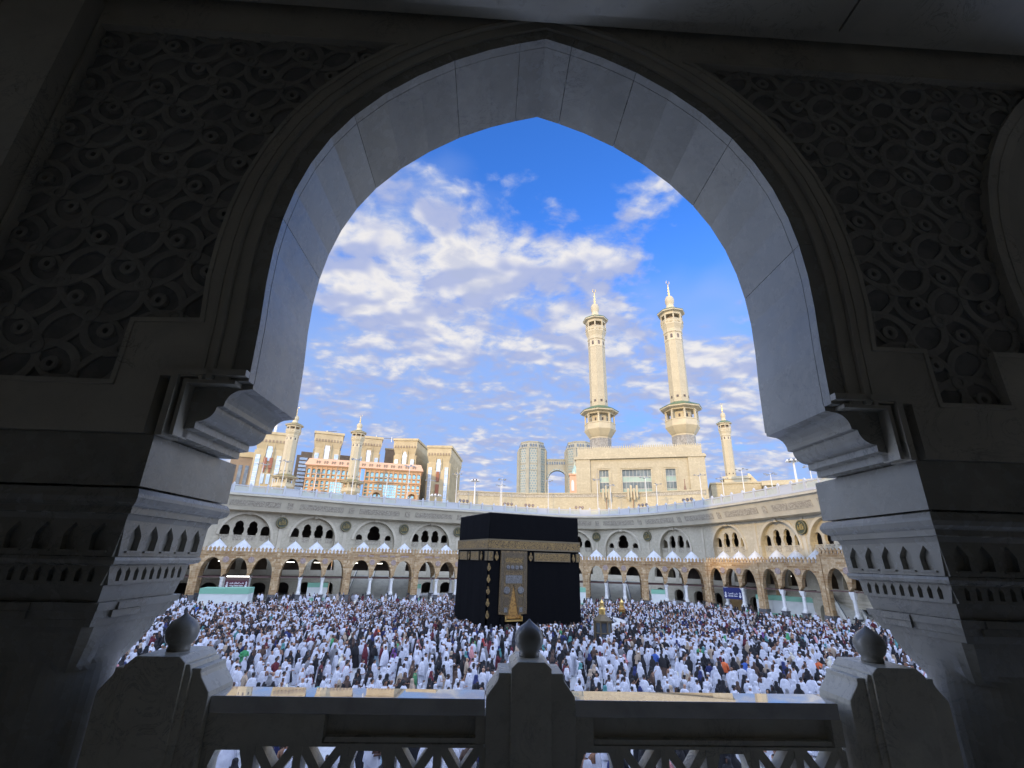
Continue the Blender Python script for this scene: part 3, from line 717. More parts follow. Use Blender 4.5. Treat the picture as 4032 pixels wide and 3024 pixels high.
# ------------------------------------------------------------------ the gallery building round the courtyard
WB = [(-44, 116), (-37.5, 117), (-31, 118), (-24.57, 119), (-18.15, 122.5), (-11.9, 125.5), (-5.8, 129.5), (0, 134), (5, 138), (10.07, 139.5), (15.7, 133), (21.4, 121), (26.5, 108.5), (30.84, 99.5), (35.5, 91), (41, 83), (47, 75)]
WP = [pt(q[0], q[1] - 1.8) for q in WB]
TYPES = ['A', 'A', 'A', 'A', 'B', 'A', 'B', 'A', 'A', 'B', 'A', 'A', 'A', 'A', 'B', 'A']
gal = empty('gallery_building', (0, 110, 0), label='long curved three-storey stone gallery around the courtyard with arched windows and overhanging cornice', category='gallery building')
gal_inv = Matrix.Translation((0, -110, 0))
def G(o): o.matrix_parent_inverse = gal_inv; return o
tubes = []
for i, ty in enumerate(TYPES):
    mx, L = frame(WP[i], WP[i + 1])
    bearing = (WB[i][0] + WB[i + 1][0]) / 2
    c = L / 2
    b = MB()
    # front layer with the great blind arch, the middle openings and the ground doors
    W = min(9.6, L - 2.2)
    big = pointed(c, W, 8.6, 10.9, 15.75, 12)
    holes = [big]
    ow = (L - 3.6) / 2
    for cc in (1.3 + ow / 2, L - 1.3 - ow / 2): holes.append(pointed(cc, ow, 4.1, 5.6, 8.0, 8))
    for k in range(3): holes.append(pointed(L * (k + .5) / 3, 2.7, 0.02, 1.5, 2.5, 5))
    b.prism([(0, -.1), (L, -.1), (L, 16.6), (0, 16.6)], holes, 0, 0.7, mx=mx)
    G(b.build('wall_bay', 'stone_wall', gal))
    b = MB()
    if ty == 'A':
        hs_ = [pointed(c - 3.85, 1.75, 11.55, 12.5, 13.45, 6), trefoil(c - 1.32, 2.05, 11.55, 2.85), trefoil(c + 1.32, 2.05, 11.55, 2.85), pointed(c + 3.85, 1.75, 11.55, 12.5, 13.45, 6)]
        sills = [(-3.85, 1.5), (-1.32, 1.5), (1.32, 1.5), (3.85, 1.5)]
    else:
        hs_ = [trefoil(c, 3.1, 11.3, 3.5), pointed(c - 3.5, 1.5, 11.55, 12.0, 12.75, 6), pointed(c + 3.5, 1.5, 11.55, 12.0, 12.75, 6)]
        sills = [(-3.5, 1.3), (3.5, 1.3), (-.9, 1.5), (.9, 1.5)]
    kx = W / 9.9
    hs_ = [[(c + (x - c) * kx, z) for x, z in h] for h in hs_]
    b.prism([(c - W / 2 - .3, 8.4), (c + W / 2 + .3, 8.4), (c + W / 2 + .3, 16), (c - W / 2 - .3, 16)], hs_, 0.702, 1.25, mx=mx)
    G(b.build('window_screen', 'stone_wall', gal))
    b = MB()
    for sx_, ww in sills: b.box(c + sx_ * kx - ww / 2, c + sx_ * kx + ww / 2, 0.62, 0.70, 10.55, 11.2, mx=mx)
    for sx_, ww in sills: b.box(c + sx_ * kx - ww / 2 - .2, c + sx_ * kx + ww / 2 + .2, 0.60, 0.70, 11.33, 11.5, mx=mx)
    G(b.build('sill_panel', 'fascia_orn', gal))
    # raised rim of the great arch
    b = MB()
    P = pointed(c, W + .02, 8.6, 10.9, 15.75, 12)[2:-1] if True else 0
    Q = pointed(c, W + 1.0, 8.6, 10.9, 16.25, 12)[2:-1]
    b.prism(P + list(reversed(Q)), [], -0.16, 0.02, mx=mx)
    b.box(-.35, .35, -.12, .02, 8.4, 16.0, mx=mx)
    b.box(c - .35, c + .35, -.35, .02, 15.6, 16.4, mx=mx)
    G(b.build('arch_rim', 'stone_plain', gal))
    # galleries inside
    b = MB(); b.box(-.5, L + .5, 8.2, 8.6, 0, 16.4, mx=mx); b.box(-.5, L + .5, 0.75, 8.2, 3.3, 3.9, mx=mx); b.box(-.5, L + .5, 1.3, 8.2, 8.3, 8.55, mx=mx)
    b.box(-.5, L + .5, 1.3, 8.2, 16.0, 16.3, mx=mx)
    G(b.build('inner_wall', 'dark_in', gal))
    b = MB(); b.box(.5, L - .5, 0.05, 0.35, 4.1, 4.9, mx=mx); b.box(.5, L - .5, -0.10, 0.0, 3.2, 3.5, mx=mx); b.box(.5, L - .5, -.06, 0.0, 2.75, 2.9, mx=mx)
    G(b.build('parapet', 'stone_plain', gal))
    for q in range(2):
        u = L * (0.28 + 0.44 * q) + rnd.uniform(-.6, .6)
        if -37 < bearing < -8 or bearing > 26:
            b = MB(); b.box(u - .9, u + .9, 3.0, 3.12, 6.35, 6.45, mx=mx)
            tubes.append((b, bearing, q))
# smooth path for the cornice
def catmull(P, n=6):
    out = []
    for i in range(1, len(P) - 2):
        for k in range(n):
            t = k / n
            out.append(0.5 * ((2 * P[i]) + (-P[i - 1] + P[i + 1]) * t + (2 * P[i - 1] - 5 * P[i] + 4 * P[i + 1] - P[i + 2]) * t * t + (-P[i - 1] + 3 * P[i] - 3 * P[i + 1] + P[i + 2]) * t ** 3))
    out.append(P[-2]); return out
CP = catmull([WP[0] * 1.0 + Vector((-8, -6, 0))] + WP + [WP[-1] + Vector((3, -10, 0))], 6)
def normals(P):
    N = []
    for i in range(len(P)):
        d = P[min(i + 1, len(P) - 1)] - P[max(i - 1, 0)]; d.normalize(); N.append(Vector((d.y, -d.x, 0)))
    return N
CN_ = normals(CP)
b = MB(); b.sweep([(0, 16.1), (0.4, 16.2), (1.7, 16.35), (1.75, 16.5), (2.6, 18.9), (2.65, 19.05), (3.05, 19.12), (3.1, 19.45), (2.85, 19.6), (2.6, 19.62), (-1, 19.62)], CP, CN_)
G(b.build('cornice', 'fascia', gal))
b = MB(); b.sweep([(-60, 19.4), (-60, 19.5), (-1, 19.58)], CP, CN_)
G(b.build('roof', 'stone_plain', gal))
b = MB(); b.sweep([(3.07, 19.13), (3.16, 19.15), (3.16, 19.3), (3.07, 19.32)], CP, CN_, closed=True)
G(b.build('cornice_ledge', 'stone_plain', gal))
# arc-length walk
S = [0.0]
for i in range(1, len(CP)): S.append(S[-1] + (CP[i] - CP[i - 1]).length)
def at(s):
    s = max(0, min(S[-1] - 1e-3, s))
    i = next(k for k in range(1, len(S)) if S[k] > s)
    t = (s - S[i - 1]) / (S[i] - S[i - 1])
    return CP[i - 1].lerp(CP[i], t), CN_[i - 1].lerp(CN_[i], t).normalized()
def strip(b, s0, s1, prof, mi=0, step=1.6):
    n = max(1, int((s1 - s0) / step)); path = []; nn = []
    for k in range(n + 1):
        p, q = at(s0 + (s1 - s0) * k / n); path.append(p); nn.append(q)
    k0 = len(b.v); b.sweep(prof, path, nn, mi, closed=True); m = len(prof)
    b.f.append(tuple(range(k0, k0 + m))); b.f.append(tuple(range(k0 + n * m + m - 1, k0 + n * m - 1, -1))); b.m += [mi, mi]
BAY = S[-1] / len(TYPES)
def slope(z, d=0.0): return 1.75 + (z - 16.5) / (18.9 - 16.5) * 0.85 + d
vis = [k for k in range(len(TYPES))]
for k in range(len(TYPES)):
    s0, s1 = k * BAY, (k + 1) * BAY
    b = MB()
    strip(b, s0 + 1.9, s1 - 1.9, [(slope(17.15, -.02), 17.15), (slope(17.15, .06), 17.15), (slope(18.25, .06), 18.25), (slope(18.25, -.02), 18.25)])
    o = G(b.build('fascia_panel', 'fascia_orn', gal))
    b = MB()
    strip(b, s0 - .55, s0 + .55, [(slope(17.1, -.02), 17.1), (slope(17.1, .10), 17.1), (slope(18.3, .10), 18.3), (slope(18.3, -.02), 18.3)])
    G(b.build('fascia_block', 'fascia_orn', gal))
# balustrade round the roof: base, panels, solid blocks, posts
b = MB(); b.sweep([(2.5, 19.6), (2.95, 19.6), (2.95, 20.0), (2.5, 20.0)], CP, CN_, closed=True)
G(b.build('roof_kerb', 'rail_white', gal))
b = MB(); b.sweep([(2.6, 21.05), (2.85, 21.05), (2.85, 21.25), (2.6, 21.25)], CP, CN_, closed=True)
G(b.build('hand_rail', 'rail_white', gal))
nseg = int(S[-1] / 3.15); seg = S[-1] / nseg
rp = None
for k in range(nseg):
    s = k * seg
    p, q = at(s)
    if p.y > 20 and -40 < math.degrees(math.atan2(p.x, p.y)) < 40:
        b = MB()
        if k % 4 == 0: strip(b, s + .25, s + seg - .25, [(2.65, 20.0), (2.82, 20.0), (2.82, 21.05), (2.65, 21.05)]); G(b.build('rail_block', 'rail_white', gal))
        else: strip(b, s + .3, s + seg - .3, [(2.70, 20.0), (2.76, 20.0), (2.76, 20.95), (2.70, 20.95)]); G(b.build('rail_panel', 'rail_glass', gal))
        m = Matrix.Translation(p + q * 2.72) @ Matrix.Rotation(math.atan2(q.y, q.x), 4, 'Z')
        if rp is None:
            bq = MB(); bq.box(-.19, .19, -.22, .22, 19.95, 21.45); bq.frustum((0, 0), 21.45, 21.75, .19, .22, .04, .04); rp = bq.build('rail_post', 'rail_white', gal); o = rp
        else: o = rp.copy(); COL.objects.link(o)
        o.parent = gal; o.matrix_parent_inverse = gal_inv; o.matrix_basis = m
# strip lights inside the galleries
for (b, be_, q) in tubes: G(b.build('strip_light', 'lamp_glow', gal))
# gilded medallions between the bays
def medallion(b1, b2, p, n):
    m = Matrix.Translation(p + n * 0.0) @ Matrix.Rotation(math.atan2(n.x, -n.y), 4, 'Z')
    # local: x along wall, y away
    rot = Matrix.Rotation(math.pi / 2, 4, 'X')
    b1.lathe([(1.18, -.12), (1.18, .20), (1.02, .24), (0.98, .16)], 28, mx=m @ rot)
    return m
for i in (3, 4, 5, 6, 9, 10, 13):
    n = normals(WP)[i]; p = WP[i] + n * 0.25 + Vector((0, 0, 14.35))
    b1 = MB(); m = medallion(b1, None, p, n)
    o = G(b1.build('medallion', 'med_green', gal))
    b2 = MB(); y = -.262
    rot = Matrix.Rotation(math.pi / 2, 4, 'X')
    b2.lathe([(1.10, .21), (1.10, .25), (1.04, .25), (1.04, .21)], 28, mx=m @ rot, ring=True)
    # the word in raised strokes: alif, two lams, ha with its marks above
    for st in ([(-.62, -.45), (-.62, .15), (-.55, .35)], [(-.62, -.45), (-.35, -.5), (-.1, -.42), (-.08, .45)], [(-.08, -.42), (.15, -.45), (.2, .5)], [(.2, -.42), (.45, -.45), (.5, .58)], [(-.62, -.1), (-.38, .02), (-.38, -.3), (-.6, -.32)], [(-.3, .62), (-.15, .78), (0, .62), (.14, .78)], [(.66, -.4), (.7, .2)]):
        b2.tube([(x * .95, y, z * .95) for x, z in st], .062, 5, mx=m)
    mo = b2.build('medallion_letters', 'med_gold', o)
    mo.matrix_parent_inverse = Matrix.Identity(4); mo.matrix_parent_inverse = o.matrix_basis.inverted() if False else Matrix.Identity(4)
    mo.matrix_parent_inverse = (o.matrix_parent_inverse @ Matrix.Translation((0, 110, 0))).inverted() if False else Matrix.Identity(4)

# ------------------------------------------------------------------ brick arcade round the courtyard
AV = [(-45.5, 104, 0), (-38.4, 103, 0), (-31.39, 102, 0), (-24.29, 101, 0), (-17.36, 101, 0.0), (-10.2, 101.5, 0), (-3.3, 104, 0), (2.6, 105, 0), (8.74, 104, 0), (15.01, 104, 0), (21.35, 104.5, 0.1), (26.2, 98, 0.2), (31.7, 92, 0.45), (38, 85, .9), (46, 77, .9)]
XUP = {5: 0.5, 4: 0.5, 0: 0, 12: 1.0, 13: 1.0}
arc = empty('brick_arcade', (0, 98, 0), label='ochre brick arcade with white columns and small white domes round the courtyard', category='arcade')
arc_inv = Matrix.Translation((0, -98, 0))
def A_(o): o.matrix_parent_inverse = arc_inv; return o
def arcpts(x0, x1, zs, za, n=8):
    """right foot to left foot over the apex, as seen walking left->right reversed"""
    c = (x0 + x1) / 2; w = x1 - x0
    return [(x, z) for x, z in pointed(c, w, zs - 1, zs, za, n)[2:-1]]
signs = {}
for g in range(len(AV) - 1):
    P, Q = pt(*AV[g][:2]), pt(*AV[g + 1][:2]); zo = (AV[g][2] + AV[g + 1][2]) / 2
    up_ = XUP.get(g, 0)
    mx, L = frame(P, Q)
    pw = 0.62
    inner = L - 2 * pw; aw = (inner - 2 * .56) / 3
    zs, za, zt = 4.1 + zo, 7.3 + zo, 8.35 + zo + up_
    for row, (dy, nm) in enumerate(((0, 'arcade_wall'), (5.2, 'inner_arcade_wall'))):
        pts = [(0, zt if row == 0 else 8.2 + zo), (0, 1.25), (pw, 1.25)]
        xs = [pw + k * (aw + .56) for k in range(3)]
        for k in range(3):
            ap = arcpts(xs[k], xs[k] + aw, zs, za)       # right -> left
            pts += list(reversed(ap))
        pts += [(L - pw, 1.25), (L, 1.25), (L, zt if row == 0 else 8.2 + zo)]
        b = MB(); b.prism(pts, [], dy, dy + 0.85, mx=mx, side=1)
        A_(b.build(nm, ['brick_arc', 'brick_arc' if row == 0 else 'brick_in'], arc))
    b = MB()
    for dy in (0, 5.2):
        b.box(-.02 if g == 0 else 0.005, pw + .12, dy - .12, dy + .97, 0, 1.25, mx=mx); b.box(L - pw - .12, L, dy - .12, dy + .97, 0, 1.25, mx=mx)
    A_(b.build('pier_plinth', 'plinth', arc))
    for k in (1, 2):
        for dy in (0.42, 5.62):
            xx = pw + k * (aw + .56) - .28
            if dy > 1 and g in (): continue
            m2 = mx @ Matrix.Translation((xx, dy, 0))
            b = MB(); b.frustum((0, 0), 0, 1.0, .50, .50, .44, .44, mx=m2); b.frustum((0, 0), 1.0, 1.25, .44, .44, .54, .54, mx=m2)
            b.box(-.36, .36, -.36, .36, 1.25, 1.55, 1, mx=m2)
            b.lathe([(.36, 1.55), (.34, 1.68), (.29, 1.78), (.275, 2.2), (.245, 3.35), (.285, 3.38), (.285, 3.45), (.245, 3.5), (.31, 3.8)], 14, 1, mx=m2)
            b.frustum((0, 0), 3.72, 4.1 + zo, .26, .26, .40, .40, 1, mx=m2)
            b.box(-.16, .16, -.16, .16, 1.25, 1.3, 1, mx=m2)
            A_(b.build('column', ['plinth', 'white_stone'], arc))
    b = MB(); b.box(pw * .5, L - pw * .5, .36, .50, zs - .10, zs + .10, mx=mx); b.box(pw * .5, L - pw * .5, 5.56, 5.70, zs - .10, zs + .10, mx=mx)
    for xx in (pw + aw + .28, pw + 2 * aw + .84): b.box(xx - .07, xx + .07, .5, 5.3, zs - .09, zs + .09, mx=mx)
    A_(b.build('tie_beam', 'tie', arc))
    # string course, pilaster heads, crenellation, roundels
    b = MB(); b.box(0, L, -.10, .0, 7.75 + zo + up_, 7.9 + zo + up_, mx=mx); b.box(0, L, -.07, .0, zt - .18, zt - .05, mx=mx)
    b.box(-.28, .28, -.16, -.0, 1.25, zt - .2, mx=mx)
    A_(b.build('string_course', 'brick_arc', arc))
    b = MB(); n = int(L / .62)
    for k in range(n):
        u = (k + .5) * L / n
        b.prism([(u - .19, zt), (u + .19, zt), (u + .19, zt + .26), (u + .27, zt + .40), (u + .1, zt + .62), (u, zt + .80), (u - .1, zt + .62), (u - .27, zt + .40), (u - .19, zt + .26)], [], .05, .30, mx=mx)
    A_(b.build('crenellation', 'brick_arc', arc))
    for k in (1, 2):
        b = MB(); xx = pw + k * (aw + .56) - .28
        m3 = mx @ Matrix.Translation((xx, -.05, 6.95 + zo)) @ Matrix.Rotation(math.pi / 2, 4, 'X')
        b.lathe([(.50, -.05), (.50, .05), (.40, .07), (.38, .03)], 20, mx=m3); A_(b.build('roundel', 'roundel', arc))
    if g in (4, 5):
        b = MB()
        for k in range(5 if g == 4 else 2): b.box(1.6 + k * 2.0, 1.6 + k * 2.0 + (1.5 if k % 2 == 0 else .9), -.06, .0, 7.95 + zo, 8.3 + zo, mx=mx)
        A_(b.build('inscription_slab', 'roundel', arc))
    b = MB(); b.box(0, L, .86, 7.5 if g in (4, 8) or g > 9 else 14.5, 7.95 + zo, 8.15 + zo, mx=mx); A_(b.build('roof_slab', 'brick_in', arc))
    for k in range(3):
        xx = xs[k] + aw / 2
        m4 = mx @ Matrix.Translation((xx, 3.0, 8.15 + zo + up_ * .5))
        b = MB(); b.lathe([(1.95, -.3), (1.95, .25), (1.80, .45), (1.25, 1.10), (.62, 1.72), (.12, 2.12), (.03, 2.30), (.03, 2.6)], 20, mx=m4)
        b.frustum((0, 0), -.32, .16, 2.05, 2.05, 2.02, 2.02, mx=m4)
        A_(b.build('dome', 'dome_white', arc))

# ------------------------------------------------------------------ stairs seen through the arcade
def stair(b0, d0, w, dy, label):
    """broad flight rising away from the courtyard with dark-sided ramps between"""
    p = pt(b0, d0); m = Matrix.Translation(p) @ Matrix.Rotation(-R(b0) * 0.6, 4, 'Z')
    t = empty('staircase', p, -R(b0) * 0.6, label=label, category='staircase', group='broad stairs behind the arcade')
    b = MB(); n = 22; run = 9.5
    for k in range(n): b.box(-w, w, k * run / n, run, k * 4.0 / n, (k + 1) * 4.0 / n)
    b.build('steps', 'stair', t)
    for x in (-w, -w / 3, w / 3, w):
        b = MB(); b.prism([(0, 0), (0.6, 0), (run, 4.0), (run, 4.9), (run - .4, 4.9), (0.3, .9), (0, .9)], [], -.16, .16, mx=Matrix.Translation((x, 0, 0)) @ Matrix.Rotation(math.pi / 2, 4, 'Z'))
        b.build('balustrade_wall', 'stair', t)
        b = MB(); b.tube([(x + .22, .2, 1.0), (x + .22, run - .4, 5.0)], .07, 5); b.box(x + .17, x + .27, 0.5, run - .6, 1.0, 1.05)
        b.prism([(0.3, .55), (run - .3, 4.65), (run - .3, 4.9), (0.3, .85)], [], -.02, .02, mx=Matrix.Translation((x + .2, 0, 0)) @ Matrix.Rotation(math.pi / 2, 4, 'Z'))
        b.build('handrail', 'glass_dark', t)
    return t
stair(-14.0, 109, 6.0, 0, 'broad pale stone stairs with dark handrails behind the arcade left of the black cube')
stair(12.3, 112, 6.4, 0, 'broad pale stone stairs with dark handrails behind the arcade right of the black cube')
stair(35.6, 88, 4.0, 0, 'pale stone stairs beside the right-hand column with the lowest steps in the crowd')

# ------------------------------------------------------------------ hoardings and signs
def hoarding(b0, d0, L, h, label, turn=None, depth=2.0):
    p = pt(b0, d0); t = empty('hoarding', p, -R(b0) if turn is None else turn, label=label, category='hoarding', group='white and green hoardings along the arcade')
    b = MB(); n = max(1, int(L / 2.4))
    for k in range(n): b.box(k * L / n + .01, (k + 1) * L / n - .01, 0.01 * (k % 2), depth, 0, h - .75)
    b.build('board', 'hoard_white', t)
    b = MB()
    for k in range(n): b.box(k * L / n + .005, (k + 1) * L / n - .005, -0.04 + .01 * (k % 2), depth + .03, h - .75, h + .06 * (k % 2))
    b.box(0, L, -.05, depth + .04, 0.0, .55)
    b.build('green_band', 'hoard_green', t)
    return t
hoarding(-30.6, 88, 6.6, 3.1, 'white hoarding box with green bands at the far left edge of the crowd', turn=R(14), depth=3.2)
hoarding(-21.1, 103.0, 3.6, 3.1, 'white hoarding with green top behind the second arch group of the left arcade')
hoarding(-10.0, 104.0, 1.0, 3.0, 'narrow white and green board behind the brick pier left of the cube')
hoarding(8.05, 101, 1.1, 3.2, 'narrow white and green board just right of the black cube')
hoarding(15.6, 104.3, 2.6, 3.2, 'white and green board beside the brick pier right of the broad stairs')
hoarding(25.7, 100.6, 15.5, 3.3, 'long white hoarding with green top under the rightmost arches', turn=R(-44), depth=.3)

def glyphs(b, text_rows, y):
    for (u0, u1, z, h, kind, seed) in text_rows:
        r2 = random.Random(seed); u = u0
        if kind == 'ar':      # joined baseline script with rising stems
            b.box(u0, u1, y - .012, y, z, z + h * .28)
            while u < u1 - h * .3:
                c = r2.random()
                if c < .35: b.box(u, u + h * .12, y - .014, y, z, z + h)
                elif c < .7: b.box(u, u + h * .35, y - .016, y, z, z + h * .5)
                else: b.box(u, u + h * .2, y - .016, y, z - h * .35, z + h * .1)
                u += h * .42
    return b
def text_mesh(name, s, size, mx, parent, m):
    cu = bpy.data.curves.new(name, 'FONT'); cu.body = s; cu.size = size; cu.align_x = 'CENTER'; cu.align_y = 'CENTER'; cu.extrude = 0.012; cu.offset = 0.006
    o = bpy.data.objects.new(name, cu); COL.objects.link(o)
    dg = bpy.context.evaluated_depsgraph_get(); me = bpy.data.meshes.new_from_object(o.evaluated_get(dg))
    bpy.data.objects.remove(o); me.materials.clear(); me.materials.append(MT[m])
    o2 = bpy.data.objects.new(name, me); COL.objects.link(o2); o2.parent = parent; o2.matrix_basis = mx
    return o2
def sign(p, rz, w, h, mname, ar, en, label):
    t = empty('hanging_sign', p, rz, label=label, category='sign')
    b = MB(); b.box(-w / 2, w / 2, 0, .12, -h / 2, h / 2); b.build('board', mname, t)
    b = MB(); b.box(-w / 2 - .06, w / 2 + .06, -.02, .15, -h / 2 - .06, -h / 2); b.box(-w / 2 - .06, w / 2 + .06, -.02, .15, h / 2, h / 2 + .55)
    b.box(-w / 2 - .06, -w / 2, -.02, .15, -h / 2, h / 2); b.box(w / 2, w / 2 + .06, -.02, .15, -h / 2, h / 2)
    b.build('frame', 'tie' if 'maroon' in mname else mname, t)
    F = Matrix.Rotation(math.pi / 2, 4, 'X')
    text_mesh('arabic_lettering', ar, h * .30, Matrix.Translation((0, -.015, h * .17)) @ F, t, 'sign_white')
    text_mesh('latin_lettering', en, h * .24, Matrix.Translation((0, -.015, -h * .15)) @ F, t, 'sign_white')
    for s in (-1, 1):
        b = MB(); cx, cz = s * w * .41, -h * .22
        b.prism([(cx - .05, cz + .28), (cx - .05, cz + .02), (cx - .16, cz + .12), (cx - .24, cz + .04), (cx, cz - .20), (cx + .24, cz + .04), (cx + .16, cz + .12), (cx + .05, cz + .02), (cx + .05, cz + .28)], [], -.014, 0)
        b.build('arrow', 'sign_white', t)
        b = MB(); cz = h * .20
        b.lathe([(.07, -.014), (.07, .0)], 10, mx=Matrix.Translation((cx, 0, cz + .16)) @ F)
        b.tube([(cx, -.01, cz + .08), (cx + .02, -.01, cz - .12), (cx + .12, -.01, cz - .30)], .045, 5); b.tube([(cx + .02, -.01, cz - .12), (cx - .12, -.01, cz - .28)], .04, 5); b.tube([(cx - .15, -.01, cz + .0), (cx + .02, -.01, cz + .05), (cx + .17, -.01, cz - .02)], .035, 5)
        b.build('walker_symbol', 'sign_white', t)
    return t
AR1 = '\ufeaa\ufeec\ufed3 \ufeda\ufee0\ufee4\ufedf\ufe8d \ufe8f\ufe8e\ufe91'
AR2 = '\ufe93\ufeae\ufee4\ufecc\ufedf\ufe8d \ufe8f\ufe8e\ufe91'
sg = pt(-27.62, 100.6); sg.z = 2.95
sign(sg, R(27.8 * .9) , 3.55, 1.25, 'sign_maroon', AR1, 'King Fahad Gate', 'maroon overhead gate sign with two white arrows, hanging in a left arch')
sg = pt(23.62, 100.6); sg.z = 3.05
sign(sg, R(-34), 2.9, 1.25, 'sign_navy', AR2, 'Umrah Gate', 'navy blue overhead gate sign with white arrows, hanging in a right arch')
b = MB(); p0 = pt(-27.6, 100.9)
lt = empty('strip_lamp', p0 + Vector((0, 0, 4.2)), R(25), label='long lit white tube lamp just above the maroon gate sign', category='strip lamp')
b.box(-1.75, 1.75, -.05, .05, -.05, .05); b.build('tube', 'lamp_glow', lt); b = MB(); b.box(-1.78, 1.78, -.08, .08, .06, .14); b.build('housing', 'white_paint', lt)
b = MB(); op = empty('wall_panel', pt(23.9, 103.5), R(-34), label='ochre boarded panel standing below the navy gate sign', category='panel'); b.box(-.9, 1.2, 0, .1, 0, 2.4); b.build('board', 'ochre_panel', op)
# ------------------------------------------------------------------ the black cube
KC = Vector((-2.12, 55.6, 0)); KA = R(26.5)
kx = Vector((math.cos(KA), math.sin(KA), 0)); ky = Vector((-math.sin(KA), math.cos(KA), 0))
KW, KD, KH = 11.9, 9.1, 13.05
kb = empty('cloth_covered_shrine', KC, KA, label='tall black cloth-covered cube with gold belt standing in the middle of the crowd', category='shrine')
b = MB()
# body with softly hanging cloth: fine grid on each face
def clothface(b, o, dx, n, W, H, nx, nz):
    base = len(b.v); k = 0
    for j in range(nz + 1):
        for i in range(nx + 1):
            u = W * i / nx; z = 0.9 + (H - 0.9) * j / nz
            e = min(1, min(u, W - u) / 0.5) * min(1, (H - z) / 0.6)
            d = 0.030 * e * (math.sin(u * 2.1 + .4 * math.sin(z * .9)) * .6 + math.sin(u * 5.3 + z * .35) * .25) * (1.2 - z / H * .8)
            d += 0.16 * (1 - z / H)
            if H - z < .35 and j < nz: d -= 0.02
            b.v.append(tuple(o + dx * u + n * d + Vector((0, 0, z))))
    for j in range(nz):
        for i in range(nx):
            a = base + j * (nx + 1) + i; b.f.append((a, a + 1, a + nx + 2, a + nx + 1)); b.m.append(0)
X, Y = Vector((1, 0, 0)), Vector((0, 1, 0))
clothface(b, Vector((0, 0, 0)), X, -Y, KW, KH, 70, 50)
clothface(b, Vector((0, KD, 0)), -Y, -X, KD, KH, 50, 40)
clothface(b, Vector((KW, 0, 0)), Y, X, KD, KH, 30, 30)
clothface(b, Vector((KW, KD, 0)), -X, Y, KW, KH, 30, 30)
b.box(0.12, KW - .12, 0.12, KD - .12, 0.6, KH - .15)
b.build('black_cloth', 'kiswah', kb, smooth=True)
b = MB(); b.box(-.02, KW + .02, -.02, KD + .02, KH - .10, KH - .02); b.box(.5, KW - .5, .5, KD - .5, KH - .3, KH - .09, 0)
o = b.build('roof_hem', 'kiswah_roof', kb); bv = o.modifiers.new('bevel', 'BEVEL'); bv.width = .05; bv.segments = 3
b = MB(); b.frustum((KW / 2, KD / 2), 0, .9, KW / 2 + .45, KD / 2 + .45, KW / 2 + .2, KD / 2 + .2); b.build('marble_base', 'stone_plain', kb)
for (x0, x1, y0, y1, nm) in ((-.13, KW + .13, -.17, -.11, 0), (-.17, -.11, -.13, KD + .13, 0), (KW + .11, KW + .17, -.13, KD + .13, 0), (-.13, KW + .13, KD + .11, KD + .17, 0)):
    b = MB(); b.box(x0, x1, y0, y1, 9.22, 10.05); b.build('gold_belt', 'gold_belt', kb)
    b = MB(); e = .012
    b.box(x0 - e, x1 + e, y0 - e, y1 + e, 10.052, 10.20); b.box(x0 - e, x1 + e, y0 - e, y1 + e, 9.07, 9.218); b.build('belt_border', 'gold_trim', kb)
def kpanel(face, u0, u1, z0, z1, nm='calligraphy_panel', m='gold_belt', y=-.20, border=True):
    mx = Matrix.Identity(4) if face == 0 else Matrix.Translation((0, KD, 0)) @ Matrix.Rotation(-math.pi / 2, 4, 'Z')
    b = MB(); b.box(u0, u1, y, y + .12, z0, z1, mx=mx); 
    o = b.build(nm, m, kb)
    if border:
        b = MB(); f = .08
        for q in ((u0 - f, u1 + f, z1, z1 + f), (u0 - f, u1 + f, z0 - f, z0), (u0 - f, u0, z0, z1), (u1, u1 + f, z0, z1)): b.box(q[0], q[1], y - .015, y + .12, q[2], q[3], mx=mx)
        b.build('border', 'gold_trim', o)
    return o
def kdrop(face, u, z, w=.36, h=.9, m='gold_belt'):
    """lamp-shaped ornament: pointed foot, round belly, small neck and crown"""
    mx = Matrix.Identity(4) if face == 0 else Matrix.Translation((0, KD, 0)) @ Matrix.Rotation(-math.pi / 2, 4, 'Z')
    ol = [(0, -.5), (.22, -.40), (.46, -.22), (.5, -.05), (.40, .10), (.20, .20), (.24, .32), (.15, .45), (0, .5)]
    P = [(u + w * x, z + h * zz) for x, zz in ol] + [(u - w * x, z + h * zz) for x, zz in reversed(ol[1:-1])]
    b = MB(); b.prism(P, [], -.21, -.12, mx=mx); return b.build('lamp_ornament', m, kb)
# door face (face 0): u from the near corner to the right
kpanel(0, 0.0, 0.40, 8.0, 8.80)
kdrop(0, .92, 8.40, .46, .95)
kdrop(0, 5.22, 8.40, .52, .95)
kpanel(0, 5.75, 10.5, 8.0, 8.80)
kdrop(0, 11.05, 8.35, .42, .9)
kpanel(0, 11.5, KW, 8.0, 8.80)
kpanel(1, KD - .48, KD - .02, 8.0, 8.80); kdrop(1, 7.5, 8.4, .5, .95)
kpanel(1, 4.5, 6.7, 8.0, 8.80); kdrop(1, 3.8, 8.4, .5, .95); kpanel(1, .95, 3.2, 8.0, 8.80); kdrop(1, .45, 8.4, .4, .9)
for k in range(5): kdrop(0, 0.02 + .0, 7.25 - 1.18 * k, .40, .82)
